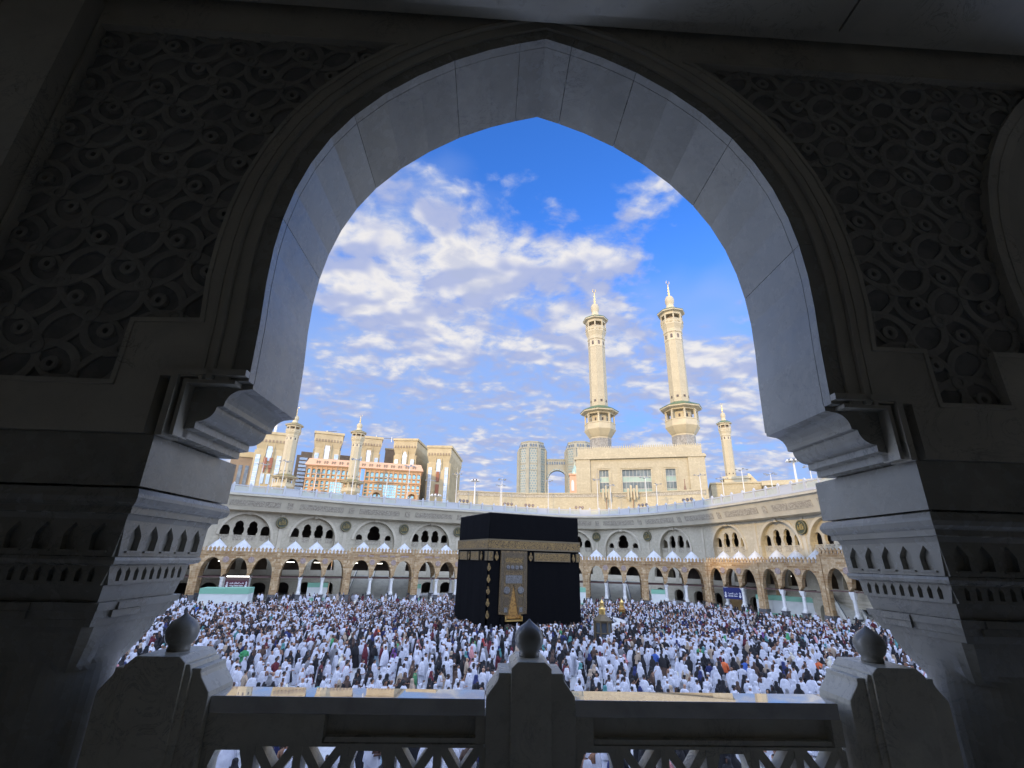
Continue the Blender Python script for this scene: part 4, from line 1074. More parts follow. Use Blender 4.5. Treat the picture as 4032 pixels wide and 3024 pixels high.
# door curtain with its slit drawn apart over the door
CU0, CU1 = 1.42, 4.72; CM = (CU0 + CU1) / 2
b = MB(); y = -.24
poly = [(CU0 - .12, 2.55), (CM - .62, 2.45), (CM, 5.55), (CM + .62, 2.45), (CU1 + .02, 2.55), (CU1, 8.98), (CU0, 8.98)]
b.prism(poly, [], y, y + .1); cu = b.build('door_curtain', 'curtain', kb)
def cpanel(u0, u1, z0, z1, m, nm, d=.02, f=.05):
    b = MB(); b.box(u0, u1, y - d, y + .02, z0, z1); o = b.build(nm, m, cu)
    b = MB()
    for q in ((u0 - f, u1 + f, z1, z1 + f), (u0 - f, u1 + f, z0 - f, z0), (u0 - f, u0, z0, z1), (u1, u1 + f, z0, z1)): b.box(q[0], q[1], y - d - .02, y + .02, q[2], q[3])
    b.box
    return b.build('piping', 'gold_trim', cu)
cpanel(CU0 + .55, CU1 - .55, 7.75, 8.25, 'gold_belt', 'gold_cartouche')
cpanel(CU0 + .10, CU0 + .38, 2.9, 8.75, 'curtain_field', 'side_border'); cpanel(CU1 - .38, CU1 - .10, 2.9, 8.75, 'curtain_field', 'side_border')
cpanel(CU0 + .55, CU1 - .55, 8.42, 8.72, 'curtain_field', 'embroidered_panel')
cpanel(CU0 + .55, CU1 - .55, 6.92, 7.55, 'curtain_field', 'embroidered_panel')
cpanel(CU0 + .62, CU1 - .62, 5.62, 6.45, 'silver_thread', 'silver_cartouche')
for k in range(4):
    b = MB(); b.lathe([(.22, -.03), (.22, .03), (.16, .05)], 18, mx=Matrix.Translation((CU0 + .9 + k * .54, y - .03, 7.24)) @ Matrix.Rotation(math.pi / 2, 4, 'X')); b.build('silver_disc', 'silver_thread', cu)
for k in (-1, 1):
    b = MB(); b.lathe([(.38, -.03), (.38, .03), (.30, .05)], 24, mx=Matrix.Translation((CM + k * .86, y - .03, 4.9)) @ Matrix.Rotation(math.pi / 2, 4, 'X')); b.build('silver_disc', 'silver_thread', cu)
    cpanel(*sorted((CM + k * .62 + k * .0, CM + k * 1.12)), 3.45, 4.2, 'curtain_field', 'embroidered_panel', f=.04)
    cpanel(*sorted((CM + k * .72, CM + k * 1.15)), 2.72, 3.2, 'silver_thread', 'silver_cartouche', f=.04)
b = MB(); b.box(CM - .95, CM + .95, -.02, .02, 2.1, 5.3); dr = b.build('door', 'gold_door', kb); dr.location.y = -.16
b = MB(); b.box(CM - 1.05, CM - .93, -.45, -.14, 1.9, 2.35); b.box(CM + .93, CM + 1.05, -.45, -.14, 1.9, 2.35); b.box(CM - 1.05, CM + 1.05, -.45, -.14, 1.85, 2.0); b.box(CM - .9, CM + .9, -.5, -.14, 1.2, 1.35)
b.build('door_threshold', 'gold', kb)
b = MB(); b.box(CM - 1.5, CM - 1.05, -.35, -.14, 1.3, 2.3); b.box(CM + 1.05, CM + 1.5, -.35, -.14, 1.3, 2.3); b.build('black_skirt', 'kiswah', kb)
# low curved wall behind the cube
hj = empty('curved_wall', pt(11.0, 69), 0, label='low white marble half-round wall just right of the black cube', category='wall')
cc_ = KC + kx * (KW + 1.0) + ky * (KD / 2)
b = MB(); path = []; nn = []
for k in range(25):
    a = KA - math.pi / 2 + math.pi * k / 24; d = Vector((math.cos(a), math.sin(a), 0)); path.append(cc_ + d * 6.3 - hj.location); nn.append(d)
b.sweep([(0, 0), (.9, 0), (.9, 1.15), (.98, 1.16), (.98, 1.32), (-.08, 1.32), (-.08, 1.16), (0, 1.15)], path, nn, closed=True)
b.build('marble_wall', 'white_stone', hj)
# small gold and glass shrine in front of it
mp = pt(10.35, 53)
mq = empty('glass_shrine', mp, 0, label='small gold and glass domed shrine rising from the crowd right of the cube', category='shrine')
b = MB(); b.lathe([(1.0, 0), (1.0, .6), (.93, .65)], 8, phase=math.pi / 8); b.build('base', 'stone_plain', mq)
b = MB(); b.lathe([(.80, .65), (.80, 2.55)], 8, phase=math.pi / 8); b.build('glass_drum', 'glass_dark', mq)
b = MB()
for k in range(8):
    a = math.pi / 8 + k * math.pi / 4; b.box(-.06, .06, -.06, .06, .65, 2.6, mx=Matrix.Translation((.84 * math.cos(a), .84 * math.sin(a), 0)) @ Matrix.Rotation(a, 4, 'Z'))
for z0, z1 in ((.65, .85), (2.45, 2.6), (1.5, 1.6)): b.lathe([(.84, z0), (.87, z0 + .02), (.87, z1 - .02), (.84, z1)], 8, phase=math.pi / 8)
b.build('gold_frame', 'gold_trim', mq)
b = MB(); b.lathe([(.98, 2.6), (.98, 2.68), (.38, 3.12), (.36, 3.18)], 8, phase=math.pi / 8); b.build('canopy', 'gold_trim', mq)
b = MB(); b.lathe([(.32, 3.18), (.32, 3.62), (.36, 3.66), (.34, 3.72), (.18, 3.86), (.03, 3.96), (.02, 4.1)], 16); b.build('lantern', 'gold', mq)
for bb, dd, lab in ((10.35, 72, 'squat brass lantern column beside the half-round wall'), (12.45, 74, 'round golden lantern column between the pale stairs and the crowd')):
    t = empty('brass_lantern', pt(bb, dd), 0, label=lab, category='lantern')
    t.scale = (.75, .75, .85)
    b = MB(); b.lathe([(.35, 0), (.35, 1.6), (.45, 1.7), (.62, 1.9), (.66, 2.3), (.5, 2.6), (.45, 2.62)], 12); b.build('body', 'gold_door', t)
    b = MB(); b.lathe([(.5, 2.62), (.5, 2.75), (.38, 2.8), (.38, 3.3), (.46, 3.35), (.2, 3.6), (.03, 3.8), (.02, 4.0)], 12); b.build('cap', 'gold', t)

# ------------------------------------------------------------------ minarets
def make_minaret(label, roof='green_tile', small=False):
    t = empty('minaret', (0, 0, 0), label=label, category='minaret', group='cream octagonal minarets with crescent finials')
    ph = math.pi / 8; n = 8
    def L(nm, prof, m, k=8, p=ph, par=t, smooth=False):
        b = MB(); b.lathe(prof, k, phase=p); return b.build(nm, m, par, smooth=smooth)
    L('lower_shaft', [(4.4, 0), (4.4, 46.9)], 'minaret')
    L('carved_band', [(4.25, 46.9), (4.25, 50.5)], 'minaret_carved')
    L('lower_corbel', [(4.2, 50.5), (4.25, 50.6), (4.25, 51.0), (4.7, 51.5), (6.2, 53.6), (6.3, 53.8), (6.3, 54.0)], 'minaret_p')
    b = MB()
    b.lathe([(6.15, 54.0), (6.15, 55.9), (6.3, 56.0), (6.3, 56.3), (5.8, 56.3), (5.8, 54.1)], 8, phase=ph)
    b.build('lower_balcony', 'minaret_p', t)
    L('lower_core', [(3.9, 54.0), (3.9, 61.5)], 'minaret_p')
    def cols(r, z0, z1, w, nm):
        b = MB()
        for k in range(8):
            a = ph + k * math.pi / 4; b.box(-w, w, -w, w, z0, z1, mx=Matrix.Translation((r * math.cos(a), r * math.sin(a), 0)) @ Matrix.Rotation(a, 4, 'Z'))
        b.lathe([(r - w * .8, z1), (r + w * .8, z1), (r + w * .9, z1 + .9), (r - w * .8, z1 + .9)], 8, phase=ph)
        return b.build(nm, 'minaret_p', t)
    cols(5.7, 56.3, 59.6, .32, 'lower_colonnade')
    L('lower_canopy', [(5.6, 59.9), (6.2, 60.0), (7.6, 60.4), (7.7, 60.85), (7.5, 60.9)], 'minaret_p')
    L('lower_canopy_roof', [(7.8, 60.87), (7.83, 61.05), (4.9, 62.4), (3.4, 63.1)], roof)
    L('upper_shaft', [(3.62, 61.5), (3.58, 64.5), (3.50, 88.0)], 'minaret')
    L('shaft_collar', [(3.6, 87.2), (3.6, 87.6), (3.52, 90.3), (3.8, 90.6), (3.8, 90.9), (3.6, 91.1), (3.7, 92.0), (4.3, 93.5), (4.4, 93.7)], 'minaret_p')
    L('upper_balcony', [(4.4, 93.7), (4.45, 95.4), (4.55, 95.5), (4.55, 95.8), (4.2, 95.8), (4.2, 93.8)], 'minaret_p')
    b = MB()
    for k in range(16):
        a = k * math.pi / 8 + .12; b.box(-.1, .12, -.45, .45, 94.4, 95.0, mx=Matrix.Rotation(a, 4, 'Z') @ Matrix.Translation((4.22, 0, 0)))
    b.build('balcony_grille', 'hotel', t)
    L('upper_core', [(2.3, 93.8), (2.3, 99)], 'hotel_dark')
    cols(4.05, 95.8, 97.8, .24, 'upper_colonnade')
    L('upper_canopy', [(4.0, 98.5), (4.4, 98.7), (5.4, 99.0), (5.45, 99.4), (5.3, 99.45)], 'minaret_p')
    L('upper_canopy_roof', [(5.5, 99.42), (5.53, 99.6), (3.5, 100.8), (1.9, 101.4)], roof)
    L('bulb', [(1.95, 101.0), (1.9, 101.6), (1.45, 103.0), (1.4, 103.3), (1.7, 104.0), (1.82, 104.8), (1.78, 105.8), (1.35, 106.8), (.6, 107.3), (.3, 107.5)], 'minaret_p', 20, 0, smooth=True)
    L('finial', [(.42, 107.0), (.5, 107.4), (.3, 107.8), (.45, 108.3), (.45, 108.6), (.25, 109), (.4, 109.6), (.4, 109.9), (.2, 110.4), (.32, 111.0), (.2, 111.5), (.12, 112.6)], 'gold', 10, 0)
    b = MB()
    pts = []
    for k in range(13):
        a = R(120 + 300 * k / 12); pts.append((.75 * math.cos(a), 0, 113.5 + .75 * math.sin(a)))
    b.tube(pts, .12, 6); b.build('crescent', 'gold', t)
    b = MB()
    for k in range(8):
        a = k * math.pi / 4; mm = Matrix.Rotation(a, 4, 'Z') @ Matrix.Translation((3.28, 0, 0)) @ Matrix.Rotation(math.pi / 2, 4, 'Z')
        b.prism(pointed(0, .85, 88.0, 89.1, 89.7, 4), [], -.15, .06, mx=Matrix.Rotation(a, 4, 'Z') @ Matrix.Translation((3.18, 0, 0)) @ Matrix.Rotation(math.pi / 2, 4, 'Z'))
        b.box(3.0, 3.42, -.4, .4, 64.6, 65.4, mx=Matrix.Rotation(a, 4, 'Z'))
        b.box(3.5, 3.66, -.35, .35, 57.2, 58.3, mx=Matrix.Rotation(a, 4, 'Z'))
    b.build('slit_windows', 'dark_in', t)
    return t
mn = make_minaret('great cream minaret, the left one of the pair rising from the long stone gatehouse')
p = pt(10.95, 162); mn.location = p; mn.rotation_euler.z = R(8); SZ = (0.6076 * 162 + 8.1) / 114.2; mn.scale = (SZ * 0.92, SZ * 0.92, SZ)
for (bb, dd, e, kxy, rz, lab, rf) in ((20.5, 160.5, .606, .95, 14, 'great cream minaret nearest the right end of the gatehouse roof, the tallest in view', None),
                            (24.95, 306, .3045, .92, 5, 'smaller distant minaret standing alone right of the gatehouse', None),
                            (-18.15, 342, .2740, 1.18, 20, 'distant minaret in front of the arched orange facade', 'green_roof2'),
                            (-25.1, 342, .2745, 1.22, 12, 'distant minaret at the left, partly behind the arch springer', 'green_roof2')):
    c = copy_tree(mn); c['label'] = lab; c.location = pt(bb, dd); c.rotation_euler.z = R(rz); s = (e * dd + 8.1) / 114.2; c.scale = (s * kxy, s * kxy, s)
    if rf:
        for ch in c.children:
            if 'roof' in ch.name:
                ch.data = ch.data.copy(); ch.data.materials[0] = MT[rf]

# ------------------------------------------------------------------ gatehouse under the minarets
GP, GQ = pt(8.07, 155), pt(22.35, 155)
mx, L = frame(GP, GQ)
gt = empty('gatehouse', GP, math.atan2((GQ - GP).y, (GQ - GP).x), label='long cream stone gatehouse with three glazed openings carrying two minarets', category='gatehouse')
uL = lambda be_: (math.tan(R(be_)) * GP.y - GP.x) / ((GQ - GP).x / L - math.tan(R(be_)) * (GQ - GP).y / L)
b = MB()
wins = []
for a0, a1 in ((10.65, 11.72), (13.29, 16.55), (18.17, 19.26)):
    u0, u1 = uL(a0), uL(a1); wins.append((u0, u1))
zt, zb = 35.4, 27.9
holes = [[(u0, zb), (u1, zb), (u1, zt), (u0, zt)] for u0, u1 in wins]
b.prism([(0, 0), (L, 0), (L, 38.9), (0, 38.9)], holes, 0.0, 1.2, mi=0); b.box(0, L, 1.2, 22, 0, 38.9)
b.build('wall', 'stone_gate', gt)
b = MB(); b.box(-.8, L + .8, -.8, 22.5, 38.9, 39.5); b.box(-.5, L + .5, -.5, 22.3, 39.5, 39.9); b.box(-.3, 4.2, -.5, 0, 0, 38.9); b.box(L - 4.5, L + .3, -.5, 0, 0, 38.9)
b.box(.2, L - .2, .1, 22, 39.9, 42.4)
b.build('cornice', 'stone_gate', gt)
b = MB(); n = 58
for k in range(n):
    u = .4 + k * (L - .8) / (n - 1); b.box(u - .2, u + .2, .3, .6, 42.4, 42.9); b.frustum((u, .45), 42.9, 43.3, .2, .15, .03, .03)
b.build('crenellation', 'stone_gate', gt)
for u0, u1 in wins:
    b = MB(); b.box(u0, u1, .7, .8, zb, zt); o = b.build('window', 'glass_green', gt)
    b = MB(); b.box(u0, u1, .66, .72, zt - 2.1, zt); b.box(u0, u1, .66, .72, zb + 1.6, zb + 3.7); b.build('glazing', 'glass_grey', o)
    b = MB(); k = max(3, int((u1 - u0) / 1.0))
    for i in range(k + 1): b.box(u0 + i * (u1 - u0) / k - .04, u0 + i * (u1 - u0) / k + .04, .55, .66, zb, zt)
    for z in (zb + 1.6, zb + 3.7, zt - 2.1): b.box(u0, u1, .57, .66, z - .06, z + .06)
    b.build('mullions', 'grey_metal', o)
    b = MB(); f = .9
    b.box(u0 - f, u1 + f, -.18, 0, zt + f * .5, zt + f); b.box(u0 - f, u0 - f * .6, -.18, 0, zb, zt + f * .5); b.box(u1 + f * .6, u1 + f, -.18, 0, zb, zt + f * .5)
    b.build('window_surround', 'stone_gate', gt)
# plain wall in front of it on the roof terrace
LW = [pt(-6.3, 160), pt(-6.0, 151), pt(2, 152.5), pt(8, 150.5), pt(15, 149), pt(22.2, 145)]
lw = empty('terrace_wall', LW[1], 0, label='low pale stone wall with fretted band along the back of the roof terrace', category='wall')
b = MB(); b2 = MB()
for p, q in zip(LW[:-1], LW[1:]):
    mm, l = frame(p, q); mm = Matrix.Translation(-lw.location) @ mm
    b.box(0, l, 0, .6, 15, 27.0, mx=mm); b.box(-.1, l + .1, -.25, .7, 27.45, 27.8, mx=mm); b2.box(0, l, -.1, .65, 26.4, 27.44, mx=mm)
b.build('wall', 'stone_gate', lw); b2.build('fretted_band', 'fascia_orn', lw)

for bb, e0, n_, lab in ((11.35, .1165, 3, 'stack of beige loudspeaker tubes before the gatehouse left glazing'), (14.35, .1165, 4, 'stack of beige loudspeaker tubes before the gatehouse centre glazing'), (20.1, .119, 1, 'thin reddish antenna pole before the right part of the gatehouse wall')):
    t = empty('loudspeaker_stack' if n_ > 1 else 'antenna_pole', pt(bb, 148) + Vector((0, 0, 19.5)), -R(bb), label=lab, category='loudspeakers' if n_ > 1 else 'antenna')
    z0 = EYE + e0 * 148 - 19.5
    b = MB(); b.tube([(0, 0, 0), (0, 0, z0 + (2.5 if n_ > 1 else 5.5))], .12, 6); b.build('pole', 'copper', t)
    for k in range(n_):
        b = MB()
        if n_ > 1: b.lathe([(.25, z0 + .6 * (k % 2)), (.33, z0 + .2 + .6 * (k % 2)), (.33, z0 + 3.2 + .9 * (k % 2)), (.2, z0 + 3.4 + .9 * (k % 2))], 10, c=((k - (n_ - 1) / 2) * .85, -.3)); b.build('speaker_tube', 'minaret_p', t)
        else: b.lathe([(.3, z0 + 1.5), (.35, z0 + 2.6), (.2, z0 + 3.6)], 8); b.build('housing', 'copper', t)

# right-hand roof buildings
rb = empty('roof_house', pt(22.8, 170), R(-20), label='plain flat-roofed tan building below the lone distant minaret', category='building')
b = MB(); b.box(0, 17, 0, 25, 0, 32.6); b.build('wall', 'stone_gate', rb); b = MB(); b.box(-.3, 17.3, -.3, 25, 32.6, 33.1); b.build('roof_edge', 'stone_gate', rb)
rc = empty('roof_house', pt(27.95, 165), R(-26), label='cream building with a row of small shaded windows at the right edge of the opening', category='building')
b = MB(); b.box(0, 40, 0, 20, 0, 30.8); b.build('wall', 'stone_gate', rc)
b = MB(); b.box(-.5, 40, -1.2, 20, 30.8, 32.2); b.build('eave', 'stone_gate', rc)
for k in range(8):
    b = MB(); b.box(1.5 + k * 2.7, 3.2 + k * 2.7, -.04, .1, 27.2, 28.0); b.build('window', 'dark_in', rc)
    b = MB(); b.box(.9 + k * 2.7, 1.05 + k * 2.7, -.6, 0, 26, 29); b.box(1.3 + k * 2.7, 3.4 + k * 2.7, -.5, 0, 28.1, 28.5); b.build('window_fin', 'stone_gate', rc)
m3 = empty('minaret_podium', pt(24.3, 296), R(-24.5), label='stepped cream podium under the lone distant minaret', category='podium')
b = MB(); b.box(-2, 14, 0, 20, 0, 46); b.box(-3, 15, -1, 21, 46, 49); b.box(-.5, 12.5, 1, 19, 49, 53.5); b.box(-1.2, 13.2, .4, 19.6, 53.5, 55); b.build('block', 'minaret_p', m3)
b = MB(); b.prism([(14, 40), (24, 40), (24, 42), (13, 56.5), (12, 56.5)], [], 3, 17); b.build('stair_ramp', 'minaret_p', m3)

# ------------------------------------------------------------------ city beyond
def tower(b0, d, w, dep, z0, ztop, turn, label, m='hotel', cornice='hotel', bays=None, front=True, side=True):
    """b0 bearing of the left front corner; local x along the front, y away"""
    t = empty('hotel_tower', pt(b0, d), turn, label=label, category='tower', group='tan hotel towers with flared cornices')
    H = ztop
    b = MB(); b.box(0, w, 0, dep, z0, H - 14); b.build('wall', m, t)
    b = MB(); b.frustum((w / 2, dep / 2), H - 14, H - 8, w / 2, dep / 2, w / 2 + 1.6, dep / 2 + 1.6); b.box(-1.6, w + 1.6, -1.6, dep + 1.6, H - 8, H - 2); b.box(-2.4, w + 2.4, -2.4, dep + 2.4, H - 2, H)
    b.build('cornice', cornice, t)
    b = MB(); n = int(w / 2.2)
    for k in range(n): b.box(-1 + (k + .3) * (w + 2) / n, -1 + (k + .75) * (w + 2) / n, -2.0, -1.5, H - 8.6, H - 6.6)
    b.build('dentils', 'hotel_dark', t)
    f = w / 24.0
    for x0, x1 in ((.5 * f, 4.5 * f), (w - 4.5 * f, w - .5 * f)):
        b = MB(); b.box(x0, x1, -.5, .2, z0, H - 19); o = b.build('window_bay', 'glass_blue', t)
        b = MB()
        z = z0
        while z < H - 19: b.box(x0, x1, -.65, -.5, z, z + .5); z += 3.6
        b.build('spandrels', 'white_paint', o)
    b = MB(); b.box(w * .38, w * .62, -.5, .1, H - 16.5, H - 14.8); b.build('attic_window', 'white_paint', t)
    if side:
        b = MB(); n = max(3, int(dep / 5))
        for k in range(n): b.box(w, w + 1.2, (k + .15) * dep / n, (k + .5) * dep / n, z0, H - 15)
        b.build('side_fins', m, t)
        b = MB()
        for k in range(n): b.box(w + .02, w + .3, (k + .52) * dep / n, (k + 1.1) * dep / n, z0, H - 17)
        b.build('side_glass', 'glass_dark', t)
        b = MB()
        for k in range(n): b.box(-1.2, 0, (k + .15) * dep / n, (k + .5) * dep / n, z0, H - 15)
        b.build('side_fins', m, t)
        b = MB()
        for k in range(n): b.box(-.3, -.02, (k + .52) * dep / n, (k + 1.1) * dep / n, z0, H - 17)
        b.build('side_glass', 'glass_dark', t)
    return t
def centre(t, w, z0, z1, mode):
    b = MB()
    if mode == 'arch': b.prism(pointed(w / 2, w * .2, z1 - 14, z1 - 6, z1, 6), [], -.6, .1); b.build('arched_window', 'glass_blue', t)
    else: b.box(w * .40, w * .60, -.6, .1, z0, z1); b.build('centre_window', 'white_paint' if mode == 'w' else 'glass_blue', t)
    b = MB(); b.box(w * .34, w * .37, -1.2, 0, z0, z1 + 2); b.box(w * .63, w * .66, -1.2, 0, z0, z1 + 2); b.box(w * .34, w * .66, -1.2, 0, z1 + 2, z1 + 3); b.build('window_frame', 'hotel', t)
D = 430
def wid(a0, a1, d=D): return d * (R(a1 - a0))
Z = lambda e, d=D: EYE + e * d
t = tower(-28.35, D, wid(-28.2, -25.6), 60, 0, Z(.217), R(20), 'tan hotel tower at the left with red wooden screens beside the leftmost minaret'); centre(t, wid(-28.2, -25.6), Z(.17), Z(.195), 'arch')
w_ = wid(-28.2, -25.6)
for x in (.34, .56):
    b = MB(); b.box(w_ * x, w_ * (x + .13), -1.5, 0, Z(.148), Z(.168)); b.box(w_ * (x + .03), w_ * (x + .1), -1.3, 0, Z(.141), Z(.1475)); b.build('bay_screen', 'wood_red', t)
    b = MB(); b.box(w_ * x, w_ * (x + .13), -.7, 0, Z(.12), Z(.138)); b.build('lower_window', 'glass_blue', t)
t = tower(-22.6, D + 10, wid(-22.5, -19.8), 34, 0, Z(.2300, D + 10), R(21), 'tan hotel tower with pale blue corner bays, leftmost above the orange facade'); centre(t, wid(-22.5, -19.8), Z(.18), Z(.208), 'w')
t = tower(-17.9, D + 14, wid(-17.9, -15.5), 34, 0, Z(.2300, D + 14), R(18), 'tan hotel tower half hidden by the minaret before the orange facade'); centre(t, wid(-17.9, -15.5), Z(.18), Z(.208), 'w')
t = tower(-13.75, D + 10, wid(-13.75, -11.3), 50, 0, Z(.2300, D + 10), R(-4), 'tan hotel tower with a pointed window, rightmost above the orange facade'); centre(t, wid(-13.75, -11.3), Z(.18), Z(.208), 'arch')
t = tower(-9.75, D - 10, wid(-9.75, -7.3, D - 10), 60, 0, Z(.2200, D - 10), R(-3), 'tan hotel tower standing free right of the orange facade'); centre(t, wid(-9.75, -7.3, D - 10), Z(.17, D - 10), Z(.195, D - 10), 'arch')
w_ = wid(-9.75, -7.3, D - 10)
for z0, z1 in ((.146, .166), (.12, .14)):
    b = MB(); b.box(w_ * .42, w_ * .58, -1.4, 0, Z(z0, D - 10), Z(z1, D - 10)); b.build('bay_screen', 'wood_red', t)
t = empty('rear_block', pt(-30.5, 470), R(24), label='darker brown hotel block behind, at the extreme left of the skyline', category='building')
b = MB(); b.box(0, 22, 0, 30, 0, Z(.165, 470)); b.build('wall', 'hotel_dark', t); b = MB(); b.box(-1, 23, -1, 31, Z(.165, 470), Z(.175, 470)); b.build('cornice', 'hotel', t)
b = MB(); 
for k in range(4): b.box(2 + k * 5, 4.8 + k * 5, -.3, .1, 0, Z(.15, 470))
b.build('window', 'glass_dark', t)
t = empty('rear_block', pt(-24.3, 460), R(22), label='brown stepped block seen between the left minaret and the orange facade', category='building')
b = MB(); b.box(0, 60, 0, 30, 0, Z(.180, 460)); b.box(3, 60, 2, 30, Z(.180, 460), Z(.188, 460)); b.build('wall', 'hotel_dark', t)
b = MB()
for k in range(9): b.box(2.5, 9, -.3, .1, Z(.115 + .007 * k, 460), Z(.1195 + .007 * k, 460))
b.build('window', 'glass_blue', t)
t = empty('rear_block', pt(-14.9, 462), R(10), label='low brown link block between two of the hotel towers', category='building')
b = MB(); b.box(0, 14, 0, 20, 0, Z(.206, 462)); b.build('wall', 'hotel_dark', t); b = MB(); b.box(-.5, 14.5, -.5, 20, Z(.206, 462), Z(.209, 462)); b.build('cornice', 'hotel', t)
# clock-side white mast and cranes
t = empty('tower_crane', pt(-26.9, 520), 0, label='white tower crane above the leftmost hotel', category='crane')
b = MB(); b.box(-1, 1, -1, 1, 60, Z(.245, 520)); b.build('mast', 'white_paint', t); b = MB(); b.tube([(-22, 0, Z(.233, 520)), (3, 0, Z(.246, 520)), (9, 0, Z(.249, 520))], .8, 4); b.build('jib', 'white_paint', t)
for bb, lab in ((-21.5, 'thin grey crane jib over the second hotel tower'), (-16.0, 'thin grey crane jib beside the half-hidden hotel tower'), (-14.2, 'thin grey crane jib left of the pointed-window hotel tower')):
    t = empty('tower_crane', pt(bb, 480), 0, label=lab, category='crane'); b = MB(); b.tube([(-1, 0, Z(.222, 480)), (-1, 0, Z(.2335, 480))], .5, 4); b.build('mast', 'grey_metal', t); b = MB(); b.tube([(-9, 0, Z(.231, 480)), (8, 0, Z(.233, 480) if bb < -16.5 else Z(.2285, 480))], .45, 4); b.build('jib', 'grey_metal', t)

# orange arcaded hotel front
FP, FQ = pt(-23.1, 402), pt(-10.5, 396)
mx, L = frame(FP, FQ)
fr = empty('arcaded_facade', FP, math.atan2((FQ - FP).y, (FQ - FP).x), label='long orange sandstone facade with rows of teal arched windows and peach cornice', category='building')
zc_ = Z(.163, 400)
nb = 24; bw = L / nb
zrow = [Z(.118, 400), Z(.126, 400), Z(.134, 400), Z(.1462, 400), Z(.1542, 400)]
holes = []
rows = [(Z(.1090, 400), Z(.1145, 400), 0), (Z(.1165, 400), Z(.1205, 400), 0), (Z(.1222, 400), Z(.1262, 400), 0), (Z(.1278, 400), Z(.1345, 400), 1), (Z(.1400, 400), Z(.1455, 400), 0), (Z(.1478, 400), Z(.1570, 400), 1)]
WX0, WX1 = (6, 8), (16, 19)
for k in range(nb):
    u = (k + .5) * bw
    for r_, (z0, z1, ar) in enumerate(rows):
        if r_ < 4 and (k in (5, 6, 7) or k in (16, 17, 18)): continue
        if k == 11: continue
        holes.append(pointed(u, bw * .62, z0, z1 - bw * .28, z1, 3) if ar else [(u - bw * .3, z0), (u + bw * .3, z0), (u + bw * .3, z1), (u - bw * .3, z1)])
big = [[((k0) * bw + .3, Z(.108, 400)), ((k0 + 3) * bw - .3, Z(.108, 400)), ((k0 + 3) * bw - .3, Z(.1335, 400)), (k0 * bw + .3, Z(.1335, 400))] for k0 in (5, 16)]
blue = [[(11 * bw + .4, Z(.10, 400)), (12 * bw - .4, Z(.10, 400)), (12 * bw - .4, Z(.163, 400)), (11 * bw + .4, Z(.163, 400))]]
holes += big + blue
b = MB(); b.prism([(0, 0), (L, 0), (L, zc_), (0, zc_)], holes, 0, 1.6); b.box(0, L, 4, 30, 0, zc_)
b.build('wall', 'hotel_front', fr)
b = MB(); b.box(0, L, 1.62, 2.0, Z(.10, 400), zc_ - .2); b.build('window_glass', 'glass_teal', fr)
for q in big:
    b = MB(); b.box(q[0][0], q[1][0], .6, 1.0, q[0][1], q[2][1]); o = b.build('great_window', 'glass_teal', fr)
    b = MB()
    for k in range(7): u = q[0][0] + k * (q[1][0] - q[0][0]) / 6; b.box(u - .12, u + .12, .3, .6, q[0][1], q[2][1])
    for k in range(6): z = q[0][1] + k * (q[2][1] - q[0][1]) / 5; b.box(q[0][0], q[1][0], .35, .6, z - .12, z + .12)
    b.build('mullions', 'hotel_cornice', o)
q = blue[0]; b = MB(); b.box(q[0][0], q[1][0], -.6, .5, q[0][1], q[2][1]); b.build('lift_shaft', mat('sky blue glass', (.22, .42, .80), .15, .3), fr)
b = MB()
for z in (zc_ - .2, Z(.1378, 400)): b.box(-.6, L + .6, -.9, 0, z - .3, z + .4)
for k in range(nb + 1): b.box(max(0, k * bw - .45), min(L, k * bw + .45), -.5, 0, Z(.139, 400), zc_ - .6)
b.build('pilasters', 'hotel_front', fr)
b = MB(); b.frustum((L / 2, 14), zc_ + .2, Z(.177, 400), L / 2 + 1.6, 15.6, L / 2 - .8, 13.5); b.build('cornice', 'hotel_cornice', fr)
b = MB()
for k in range(14): 
    u = 8 + k * (L - 14) / 13
    for j in (-1, 1): b.box(u + j * .9 - .5, u + j * .9 + .5, -1.1, 2.5, Z(.1665, 400), Z(.1725, 400))
b.build('attic_window', 'hotel_dark', fr)
for k, u in enumerate((.10, .62, .93)):
    b = MB(); b.prism(pointed(L * u, 10, Z(.10, 400), Z(.112, 400), Z(.1215, 400), 6), [pointed(L * u, 6, Z(.1005, 400), Z(.110, 400), Z(.117, 400), 6)], -3, .05); b.build('portal', 'ochre_panel' if 0 else 'hotel_front', fr)

